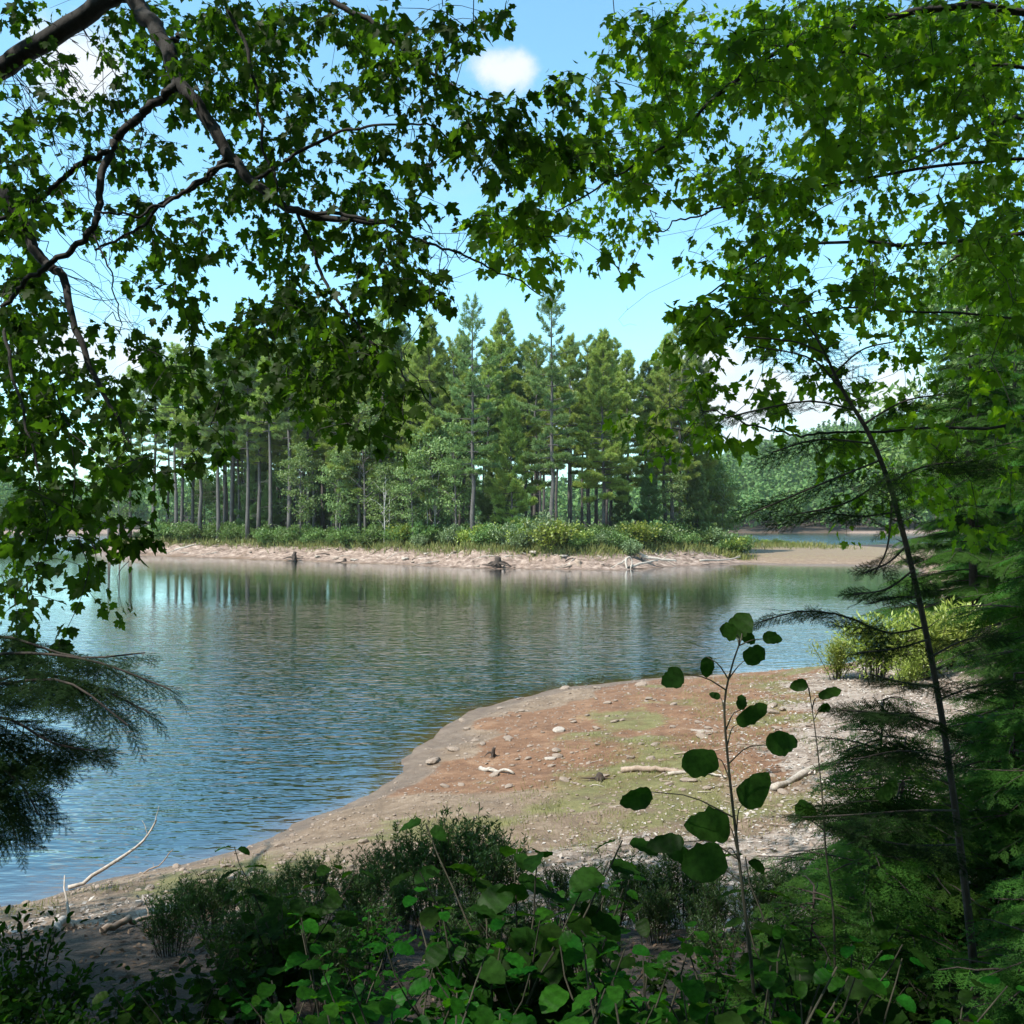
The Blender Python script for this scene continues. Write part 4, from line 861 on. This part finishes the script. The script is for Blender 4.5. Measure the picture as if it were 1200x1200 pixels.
# narrow leaved shrubs along the edge of the beach
def make_gale(H, rad, ns):
    root = empty('sweet_gale', (0, 0, 0), 'x', 'shrub'); st = MB(); fo = MB(); lp = []; ld = []
    for s in range(ns):
        a = rng.random() * 6.28; rr = rad * rng.random() ** .6; h = H * rng.uniform(.6, 1.0); b = np.array([np.cos(a), np.sin(a), 0]) * rr
        P = wob(spline([b * .35 + [0, 0, -.03], b * .75 + [0, 0, h * .55], b + [rng.normal() * .04, rng.normal() * .04, h]], 8), .01); tube(st, P, np.linspace(.004, .0014, 8), 4, False)
        n = 46; q = rng.uniform(.3, 1, n); i = np.minimum((q * 7).astype(int), 6); c = P[i] + (P[i + 1] - P[i]) * (q * 7 - i)[:, None]
        e = randdir(n); e[:, 2] *= .4; lp.append(c + e * .004); ld.append(e + [0, 0, .75]); 
        for _ in range(3):
            i = rng.integers(3, 6); o = P[i]; t = o + np.array([rng.normal() * .09, rng.normal() * .09, rng.uniform(.1, .22)]); tube(st, [o, (o + t) / 2, t], [.002, .0016, .001], 3, False)
            n = 18; qq = rng.uniform(.2, 1, (n, 1)); e = randdir(n); e[:, 2] *= .4; lp.append(o + (t - o) * qq); ld.append(e + [0, 0, .7])
    lp = np.concatenate(lp); ld = np.concatenate(ld); n = len(lp)
    scatter(fo, LANCE[0], LANCE[1], lp, frames(ld, randdir(n)), rng.uniform(.7, 1.25, n) * .042); st.build('stems', M['stem'], root); fo.build('foliage', M['lance'], root); root['H'] = H; return root
gl_ = [make_gale(.85, .38, 38), make_gale(.8, .42, 40), make_gale(.9, .36, 32)]
GA = [(545, 960, 6.6, 'narrow leaved shrub with the tallest twigs, at the middle of the beach edge'), (505, 975, 6.5, 'narrow leaved shrub left of the tallest one at the beach edge'), (470, 985, 6.8, 'narrow leaved shrub in the dense clump below the wet sand'), (580, 985, 6.2, 'narrow leaved shrub behind the dark broad shoots'),
 (440, 1000, 6.4, 'narrow leaved shrub thinning towards the bright litter'), (380, 1000, 6.9, 'narrow leaved shrub right of the dark left shoot'), (345, 1015, 6.6, 'narrow leaved shrub behind the dark left shoot'), (300, 1035, 6.9, 'narrow leaved shrub beside the red brown stick'), (265, 1050, 6.4, 'narrow leaved shrub over the sunlit gravel'), (225, 1030, 6.8, 'lone twiggy narrow leaved shrub standing on the gravel at left'),
 (310, 1075, 5.6, 'narrow leaved shrub in the left clump, lower row'), (360, 1060, 5.6, 'narrow leaved shrub in the lower row under the dark left shoot'), (420, 1050, 5.6, 'narrow leaved shrub in the lower row left of centre'), (250, 1100, 5.3, 'narrow leaved shrub above the shaded gravel'), (530, 1030, 5.4, 'narrow leaved shrub in the lower row at the centre'), (480, 1040, 5.5, 'narrow leaved shrub in the lower row below the dense clump'),
 (660, 1015, 6.2, 'narrow leaved shrub at the left end of the pale litter'), (720, 1005, 6.6, 'narrow leaved shrub before the pale litter, sparse twigs'), (760, 1015, 6.3, 'narrow leaved shrub below the drooping round leaf'), (800, 1000, 6.4, 'narrow leaved shrub left of the round leaved stem'), (700, 1040, 5.6, 'narrow leaved shrub in the lower row right of centre'), (770, 1045, 5.5, 'narrow leaved shrub in the lower row left of the round leaved stem'), (840, 1030, 5.8, 'narrow leaved shrub behind the round leaved stem'),
 (620, 1050, 5.2, 'narrow leaved shrub low at the middle'), (200, 1140, 4.8, 'narrow leaved shrub in the shade at lower left'), (330, 1120, 4.6, 'narrow leaved shrub in the dark lower left'), (430, 1110, 4.6, 'narrow leaved shrub in the dark below centre left'), (900, 1020, 5.6, 'narrow leaved shrub right of the round leaved stem'), (560, 1090, 4.4, 'narrow leaved shrub in the dark below centre'), (690, 1090, 4.4, 'narrow leaved shrub in the dark right of centre'),
 (280, 1150, 4.2, 'lowest narrow leaved shrub at left'), (380, 1150, 4.0, 'lowest narrow leaved shrub left of centre'), (840, 1080, 4.6, 'narrow leaved shrub low behind the round leaved stem foot')]
for i, (u, v, Y, lab) in enumerate(GA):
    x = (u - 600) / F * Y; zb = gz(x, Y); top = EYE + (HZ - v) / F * Y; place(gl_[i % 3], 'sweet_gale', x, Y, float(np.clip((top - zb) * 1.12 + .03, .4, 1.35)), lab, 'shrub', 'narrow leaved shrubs along the beach edge')
for o in gl_: remove_tree(o)
# dark bush lower left, yellow bush by the cove
lb = make_shrub(1.25, .6, 1500, 'oval', .055, 'bush', OVAL)
for u, Y, H, lab in [(0, 2.7, .66, 'dark small leaved bush filling the lower left corner'), (25, 3.4, .62, 'dark small leaved bush behind the lower left corner bush'), (-10, 2.2, .55, 'lowest dark bush cut by the lower left corner'), (75, 2.4, .42, 'low dark bush right of the lower left corner bush'), (40, 2.0, .5, 'dark leafy bush at the very bottom of the lower left corner'), (140, 2.2, .42, 'dark bush cut by the bottom edge right of the corner bushes'), (200, 2.5, .42, 'dark bush at the bottom below the shaded gravel'), (265, 2.3, .40, 'dark bush at the bottom right of the shaded gravel'), (95, 3.0, .4, 'low dark bush at the edge of the shaded gravel')]:
    x = (u - 600) / F * Y; place(lb, 'bush', x, Y, H, lab, 'bush', 'dark bushes at the lower left')
remove_tree(lb)
yb = make_shrub(1.3, .95, 2600, 'shrub_yellow', .11, 'bush', LANCE)
for x, y, H, lab in [(7.5, 19.4, 1.5, 'bright yellow green bush at the beach edge by the cove'), (8.4, 19.2, 1.45, 'yellow green bush just right of the bright one by the cove'), (6.9, 20.0, 1.0, 'low yellow green bush left of the bright one by the cove'), (7.7, 18.3, .85, 'low grassy bush before the bright one by the cove'), (9.3, 20.0, 1.5, 'yellow green bush half behind the hemlocks by the cove')]:
    place(yb, 'bush', x, y, H, lab, 'bush', 'yellow green bushes by the cove')
remove_tree(yb)

# ------------------------------------------------------------------ beach: stones, wood, grass, litter
def rock_mesh(seed, mt):
    r = np.random.default_rng(seed); import bmesh
    bm = bmesh.new(); bmesh.ops.create_icosphere(bm, subdivisions=2, radius=1)
    ax = nrm(r.normal(size=(9, 3))); cut = r.uniform(.55, .95, 9)
    for v in bm.verts:
        p = np.array(v.co)
        for a, c in zip(ax, cut):
            d = p @ a
            if d > c: p = p - a * (d - c) * .85
        v.co = p * np.array([1, .75, .5])
    me = bpy.data.meshes.new('rock'); bm.to_mesh(me); bm.free(); me.materials.append(mt); return me
rocks = [rock_mesh(k, M['rock']) for k in range(6)]
def on_beach(u, v):
    """ground point seen at a photo position"""
    Y = 3 * 1.003 ** np.arange(1250); x = (u - 600) / F * Y; k = np.nonzero(EYE + (HZ - v) / F * Y <= look(Z, x, Y))[0]
    return (float(x[k[0]]), float(Y[k[0]])) if len(k) else None
for k in range(170):
    for _ in range(40):
        u = rng.uniform(430, 960) if k > 50 else rng.uniform(110, 470); v = rng.uniform(800, 935) if k > 50 else rng.uniform(960, 1110)
        p = on_beach(u, v)
        if p and gz(*p) > .02 and float(look(DE, p[0], p[1])[0]) < .2: break
    s = float(np.clip(rng.lognormal(-2.75, .42), .03, .17)) * (1 if p[1] > 14 else .75)
    o = bpy.data.objects.new('stone', rocks[k % 6]); COL.objects.link(o); o.scale = (s, s, s * .8); o.location = (p[0], p[1], gz(*p) + .12 * s); o.rotation_euler = (rng.normal() * .2, rng.normal() * .2, rng.random() * 6.28)
    tag(o, 'small brown stone lying among others on the red brown upper beach' if k > 50 else 'small stone lying among others on the grey near shore at left', 'stone', 'stones on the beach')
boulder = rock_mesh(40, M['rock_pale'])
for u, v, s, lab in [(655, 857, .2, 'largest pale stone lying on the red brown sand'), (645, 890, .12, 'round pale stone below the largest one on the red sand'), (275, 1028, .13, 'flat pale stone at the near shore beside the red brown stick'), (300, 1025, .10, 'second flat stone at the near shore by the red brown stick')]:
    p = on_beach(u, v); o = bpy.data.objects.new('stone', boulder if v < 1000 else rocks[2]); COL.objects.link(o); o.scale = (s, s * .8, s * .6); o.location = (p[0], p[1], gz(*p) + .05 * s); o.rotation_euler = (0, 0, rng.random() * 6); tag(o, lab, 'stone')
def stick(name, label, cat, pts, r0, r1, matname, twigs=3, lift=.5, n=14, wb=.02, group=None, sides=8):
    """pts: 3D points; lies on the ground"""
    P = spline(pts, n); O = P[0].copy(); mb = MB(); Ln = np.linalg.norm(P[-1] - P[0]); P = wob(P - O, wb * min(Ln, 1.5)); tube(mb, P, np.linspace(r0, r1, n) * (1 + rng.normal(0, .06, n)), sides)
    root = mb.build(name, M[matname]); root.location = O; tag(root, label, cat, group)
    if twigs:
        tb = MB()
        for k in range(twigs):
            i = rng.integers(n // 3, n - 1); d = nrm(P[i + 1] - P[i]) * .6 + np.array([rng.normal() * .5, rng.normal() * .5, rng.uniform(.1, .8)]); l = Ln * rng.uniform(.06, .18); tube(tb, wob(spline([P[i], P[i] + d * l * .5, P[i] + d * l * .9], 5), .01 * Ln), np.linspace(r1 * .8, r1 * .25, 5), 4)
        tb.build('twig', M[matname], root)
    return root
def G(u, v, dz=0.0):
    p = on_beach(u, v); return np.array([p[0], p[1], max(gz(*p), -.02) + dz])
stick('driftwood_branch', 'long bleached bare branch rising out of the shallow water at the near shore', 'branch', [at(80, 1040, 10.2), at(110, 1026, 10.3), at(150, 1000, 10.5), at(172, 981, 10.7), at(187, 961, 10.8)], .026, .008, 'drift', 3)
stick('driftwood_branch', 'shorter thin branch poking from the water right of the long bleached one', 'branch', [at(143, 1040, 10.3), at(175, 1022, 10.4), at(202, 997, 10.5)], .014, .004, 'log', 2)
stick('stick', 'red brown stick lying at the near shore beside flat stones', 'stick', [G(228, 1038, .02), G(262, 1036, .03), G(295, 1036, .02)], .03, .02, 'log', 0)
stick('log', 'pale fallen log lying on the litter below the hemlocks', 'log', [G(905, 928, .04), G(945, 908, .06), G(1000, 884, .06), G(1040, 872, .05)], .05, .03, 'drift', 3)
stick('log', 'brown log lying flat across the middle of the beach', 'log', [G(728, 906, .03), G(765, 906, .04), G(802, 905, .03)], .045, .03, 'log', 1)
stick('stick', 'whitish stick on the litter left of the pale fallen log', 'stick', [G(783, 909, .02), G(820, 905, .03), G(850, 915, .02)], .03, .012, 'drift', 2)
stick('stick', 'short pale stick lying on the red sand below the root snag', 'stick', [G(563, 902, .02), G(580, 905, .03), G(602, 908, .02)], .04, .018, 'drift', 1)
stick('stick', 'pale stick lying on the shaded gravel at the left', 'stick', [G(58, 1096, .02), G(80, 1090, .03), G(100, 1087, .02)], .035, .02, 'drift', 1)
stick('stick', 'grey stick lying across the sunlit gravel at left', 'stick', [G(120, 1096, .02), G(150, 1086, .03), G(178, 1081, .02)], .022, .01, 'log', 2)
stick('stick', 'thin dark stick lying across the litter under the round leaved stem', 'stick', [G(790, 885, .01), G(850, 882, .04), G(905, 870, .02)], .012, .005, 'log', 2)
for k in range(40):
    u = rng.uniform(640, 1010); v = rng.uniform(885, 1000); p = on_beach(u, v)
    if p is None: continue
    a = rng.normal() * .6; l = rng.uniform(.15, .5); q = np.array([p[0], p[1], gz(*p) + .012])
    stick('twig', 'small dry twig lying on the bleached litter of the beach', 'twig', [q, q + [math.cos(a) * l * .5, math.sin(a) * l * .5, .015], q + [math.cos(a) * l, math.sin(a) * l, 0]], .007, .003, 'drift' if k % 2 else 'log', 0, n=6, group='twigs on the beach litter', sides=5)
def stump(name, label, p, h, r, roots, matname='wet_wood'):
    O = np.array(p, float); mb = MB(); tube(mb, wob(spline([[0, 0, -.05], [0, 0, h * .5], [.1 * h, 0, h]], 6), .03 * h), np.linspace(r, r * .6, 6) * (1 + rng.normal(0, .12, 6)), 9)
    o = mb.build(name, M[matname]); o.location = O; tag(o, label, 'stump')
    rb = MB()
    for k in range(roots):
        a = k / roots * 6.28 + rng.normal() * .3; l = r * rng.uniform(2.2, 4.5); P = spline([[0, 0, h * .35], [math.cos(a) * l * .5, math.sin(a) * l * .5, h * rng.uniform(.15, .5)], [math.cos(a) * l, math.sin(a) * l, rng.uniform(-.03, .25) * h]], 7); tube(rb, wob(P, .05 * r), np.linspace(r * .38, r * .08, 7), 6)
    rb.build('root', M[matname], o); return o
stump('root_snag', 'small dark root snag with an upright prong on the red sand', G(578, 888), .16, .04, 5)
stump('stump', 'dark weathered wood lump beside the brown log', G(703, 914), .09, .07, 4)
stump('stump', 'dark stump standing in the water edge at the left of the island bank', at(345, 657, 97), .95, .34, 4)
stump('stump', 'dark rooty stump at the water edge in the middle of the island bank', at(583, 664, 81), .9, .42, 6)
stump('stump', 'brown block like stump at the water edge left of the driftwood tangle', at(677, 664, 80.5), .55, .5, 3, 'log')
stump('stump', 'tiny dark stump beside a pale boulder at the island water edge', at(404, 660, 93), .5, .24, 3)
# driftwood tangle on the island bank
O = at(735, 667, 80); dt = empty('driftwood_tangle', O, 'pale tangle of driftwood trunk and roots on the right island bank', 'driftwood')
for nm, pts, r0, r1 in [('log', [(700, 652, 82), (720, 661, 81), (734, 664, 80)], .16, .09), ('root', [(734, 655, 80), (733, 662, 79.6), (736, 671, 79)], .13, .06), ('root', [(734, 656, 80), (726, 660, 79.6), (712, 668, 79)], .10, .04), ('root', [(733, 655, 80), (738, 652, 80), (741, 660, 79.8), (739, 668, 79.4)], .10, .04), ('log', [(712, 669, 79), (690, 672, 78.8), (722, 666, 79.3)], .08, .05), ('log', [(738, 664, 80), (755, 660, 80.5), (772, 656, 81.5)], .13, .06)]:
    mb = MB(); P = wob(spline([at(*p) - O for p in pts], 10), .05); tube(mb, P, np.linspace(r0, r1, 10), 7); mb.build(nm, M['drift'], dt)
for pts, r, lab in [([(752, 652, 83), (780, 656, 82.5), (792, 657, 82.5)], .14, 'pale fallen trunk right of the driftwood tangle'), ([(735, 647, 84), (768, 655, 82.5)], .1, 'thin grey fallen trunk sloping down the right island bank'), ([(205, 652, 112), (238, 644, 113)], .14, 'fallen trunk lying on the left island bank'), ([(132, 648, 121), (150, 641, 122)], .12, 'fallen trunk at the left tip of the island bank'), ([(820, 657, 87), (868, 655, 90)], .1, 'shaded fallen trunk on the dark right bank')]:
    q = []
    for p in pts:
        w = at(*p); w[2] = max(w[2], gz(w[0], w[1]) + .08); q.append(w)
    stick('fallen_log', lab, 'log', q, r, r * .5, 'drift', 1, n=8, wb=.06)
for u, off, s, lab in [(415, .8, .55, 'pale boulder at the island water edge right of the tiny stump'), (372, 1.2, .4, 'small pale boulder on the left island bank'), (475, 1.4, .45, 'boulder on the bank below the young birches'), (627, 3.2, .7, 'pale boulder high on the bank below the grey dome bush'), (660, 2.6, .5, 'boulder beside the brown block like stump'), (500, 2.5, .35, 'small stone on the bank left of centre')]:
    p = island_front(u, off); o = bpy.data.objects.new('boulder', boulder); COL.objects.link(o); o.scale = (s, s, s * .7); o.location = (p[0], p[1], gz(*p) + .05); o.rotation_euler = (0, 0, u); tag(o, lab, 'boulder')
for k in range(70):
    p = island_front(rng.uniform(130, 860), rng.uniform(.3, 4.5))
    if p is None: continue
    s = float(np.clip(rng.lognormal(-1.75, .4), .09, .4)); o = bpy.data.objects.new('stone', rocks[k % 6]); COL.objects.link(o); o.scale = (s, s, s * .7); o.location = (p[0], p[1], gz(*p)); o.rotation_euler = (0, 0, rng.random() * 6); tag(o, 'small stone scattered on the bare sloping bank of the island', 'stone', 'stones on the island bank')

for k in range(26):
    p = island_front(rng.uniform(140, 860), rng.uniform(.6, 3.2))
    if p is None: continue
    a = rng.normal() * .5 + (3.14 if k % 2 else 0); l = rng.uniform(.7, 2.4); q = [np.array([p[0] + math.cos(a) * l * t, p[1] + math.sin(a) * l * t, 0]) for t in (0, .5, 1)]
    for e in q: e[2] = gz(e[0], e[1]) + .06
    stick('fallen_branch', 'grey branch lying washed up on the bare island bank', 'branch', q, .05, .02, 'drift' if k % 3 else 'wet_wood', 0, n=7, group='branches on the island bank', sides=5)

def sample_beach(n, u0, u1, v0, v1, cond):
    """points spread over the beach: cond(x, y, s, de)"""
    out = np.zeros((0, 2))
    while len(out) < n:
        x = rng.uniform(-7, 12, 4000); y = rng.uniform(7, 27, 4000); z, d, de, i_, df = height(x, y, True); s = np.maximum(d, 0) / (np.maximum(d, 0) + np.maximum(-de, 0) + 1e-6)
        k = rng.random(4000) < cond(x, y, s, de) * (z > .02); out = np.vstack([out, np.stack([x, y], -1)[k]])
    return out[:n]
bp2 = sample_beach(2300, 0, 0, 0, 0, lambda x, y, s, de: sst(.2, .45, s) * sst(.92, .6, s) * (fbm(x, y, .7, 3, 7) > .56) * (de < 0))
grass('beach_grass', np.column_stack([bp2, 0 * bp2[:, 0]]), .025, .09, 'grass', 7, .05, 'short yellow green grass in patches on the beach')
bp3 = sample_beach(16000, 0, 0, 0, 0, lambda x, y, s, de: sst(.45, .8, s) * (.25 + .75 * sst(-1, 1, x) + .5 * sst(-2, -4, x)) * sst(.5, -.2, de))
n = len(bp3); mb = MB(); scatter(mb, LANCE[0] * [2, 1, 1], LANCE[1], np.column_stack([bp3, height(bp3[:, 0], bp3[:, 1]) + .008]), frames(rng.normal(0, 1, (n, 3)) * [1, 1, .25], rng.normal(0, .35, (n, 3)) + [0, 0, 1]), rng.uniform(.02, .075, n))
tag(mb.build('bleached_litter', M['chaff']), 'bleached dry leaf litter spread over the upper beach', 'litter', kind='stuff')
bp4 = sample_beach(9000, 0, 0, 0, 0, lambda x, y, s, de: sst(.0, .1, s) * (de < .5)); pm = rock_mesh(77, M['rock']); pv = np.array([v.co for v in pm.vertices]); pf = np.array([p.vertices[:] for p in pm.polygons]); bpy.data.meshes.remove(pm)
n = len(bp4); mb = MB(); scatter(mb, pv, [pf], np.column_stack([bp4, height(bp4[:, 0], bp4[:, 1]) + .003]), frames(rng.normal(0, 1, (n, 3)) * [1, 1, .1], rng.normal(0, .2, (n, 3)) + [0, 0, 1]), np.clip(rng.lognormal(-4.1, .5, n), .006, .05)); tag(mb.build('pebbles', M['rock']), 'gravel and pebbles strewn over the beach', 'gravel', kind='stuff')
x = rng.uniform(-6, 6, 14000); y = rng.uniform(1.2, 9, 14000); z, d, de, i_, df = height(x, y, True); k = de > -.2; x, y, z = x[k], y[k], z[k]; n = len(x)
mb = MB(); scatter(mb, LANCE[0] * [1.7, 1, 1], LANCE[1], np.column_stack([x, y, z + .012]), frames(rng.normal(0, 1, (n, 3)) * [1, 1, .3], rng.normal(0, .35, (n, 3)) + [0, 0, 1]), rng.uniform(.02, .055, n)); tag(mb.build('leaf_litter', M['litter']), 'brown leaf litter covering the shaded forest floor', 'litter', kind='stuff')

hz = MB(); hz.add([(x, y, z) for z in (-9, 130) for x, y in ((-3300, -120), (3300, -120), (3300, 4200), (-3300, 4200))], [np.array([(0, 3, 2, 1), (4, 5, 6, 7), (0, 1, 5, 4), (1, 2, 6, 5), (2, 3, 7, 6), (3, 0, 4, 7)])])
hm, nt, out = mat('haze_air'); pv_ = N(nt, 'ShaderNodeVolumePrincipled', Density=.00011, Anisotropy=.2, Color=(.9, .95, 1.0, 1)); L(nt, pv_.outputs[0], out.inputs['Volume'])
tag(hz.build('haze', hm, smooth=False), kind='stuff')
# ------------------------------------------------------------------ sky, sun, camera
SUN_AZ, SUN_EL = R(-124), R(56)          # azimuth from +Y towards +X
sd = np.array([math.sin(SUN_AZ) * math.cos(SUN_EL), math.cos(SUN_AZ) * math.cos(SUN_EL), math.sin(SUN_EL)])
ld = bpy.data.lights.new('sun', 'SUN'); ld.energy = 5.0; ld.angle = R(.5); ld.color = (1.0, .95, .86)
lo = bpy.data.objects.new('sun', ld); COL.objects.link(lo)
from mathutils import Vector
lo.rotation_euler = Vector(sd).to_track_quat('Z', 'Y').to_euler(); lo.location = (-30, 5, 40)
w = bpy.data.worlds.new('World'); scene.world = w; w.use_nodes = True; nt = w.node_tree; nt.nodes.clear()
out = nt.nodes.new('ShaderNodeOutputWorld'); bg = N(nt, 'ShaderNodeBackground', Strength=.15); L(nt, bg.outputs[0], out.inputs[0])
sky = N(nt, 'ShaderNodeTexSky', _sky_type='NISHITA', _sun_disc=False, _sun_elevation=SUN_EL, _sun_rotation=SUN_AZ, _altitude=200, _air_density=1.0, _dust_density=1.2, _ozone_density=1.6)
tc = nt.nodes.new('ShaderNodeTexCoord').outputs['Generated']
tint = mixc(nt, 1.0, sky.outputs[0], (.95, 1.36, 1.27), 'MULTIPLY')
sx = nt.nodes.new('ShaderNodeSeparateXYZ'); L(nt, tc, sx.inputs[0])
def vdist(u, v, su, sv):
    """soft window round a direction"""
    d = nrm(np.array([(u - 600) / F, 1, (HZ - v) / F])); mp = nt.nodes.new('ShaderNodeMapping'); mp.inputs['Location'].default_value = tuple(-d); mp.inputs['Scale'].default_value = (1, 1, 1); mp.vector_type = 'POINT'; L(nt, tc, mp.inputs[0])
    m2 = nt.nodes.new('ShaderNodeMapping'); m2.inputs['Scale'].default_value = (F / su, .2, F / sv); L(nt, mp.outputs[0], m2.inputs[0]); ln = nt.nodes.new('ShaderNodeVectorMath'); ln.operation = 'LENGTH'; L(nt, m2.outputs[0], ln.inputs[0])
    r_ = nt.nodes.new('ShaderNodeMapRange'); L(nt, ln.outputs['Value'], r_.inputs[0]); r_.inputs[1].default_value = 0; r_.inputs[2].default_value = 1.6; r_.inputs[3].default_value = 1; r_.inputs[4].default_value = 0; return r_.outputs[0]
cn = noise(nt, 16, 7, .58, tc); cn2 = noise(nt, 5, 6, .55, tc, (1, 1, 2.6))
win = vdist(598, 82, 42, 28)
for a in [(900, 470, 190, 70), (850, 425, 90, 40), (880, 520, 120, 40), (1060, 470, 110, 60), (100, 80, 90, 60), (640, 470, 500, 60), (170, 420, 200, 60)]: win = math_(nt, 'MAXIMUM', win, vdist(*a))
cm = math_(nt, 'ADD', win, math_(nt, 'MULTIPLY', math_(nt, 'SUBTRACT', cn, .5), 1.5))
cm = math_(nt, 'MAXIMUM', cm, math_(nt, 'MULTIPLY', math_(nt, 'SUBTRACT', cn2, .16), 1.0))
mr = nt.nodes.new('ShaderNodeMapRange'); mr.interpolation_type = 'SMOOTHSTEP'; L(nt, cm, mr.inputs[0]); mr.inputs[1].default_value = .45; mr.inputs[2].default_value = .95; mr.inputs[4].default_value = .92
skyc = mixc(nt, mr.outputs[0], tint, (3.9, 4.05, 4.15)); L(nt, skyc, bg.inputs['Color'])

cam = bpy.data.cameras.new('camera'); cam.sensor_width = 36; cam.lens = F / 1200 * 36; cam.shift_y = (HZ - 600) / 1200; cam.clip_end = 6000; cam.clip_start = .05
co = bpy.data.objects.new('camera', cam); COL.objects.link(co); co.location = (0, 0, EYE); co.rotation_euler = (R(90), 0, 0); scene.camera = co
scene.view_settings.view_transform = 'Standard'; scene.view_settings.look = 'None'; scene.view_settings.exposure = 0.8; scene.view_settings.gamma = 1
scene.cycles.use_denoising = True
scene.cycles.max_bounces = 6; scene.cycles.transparent_max_bounces = 6
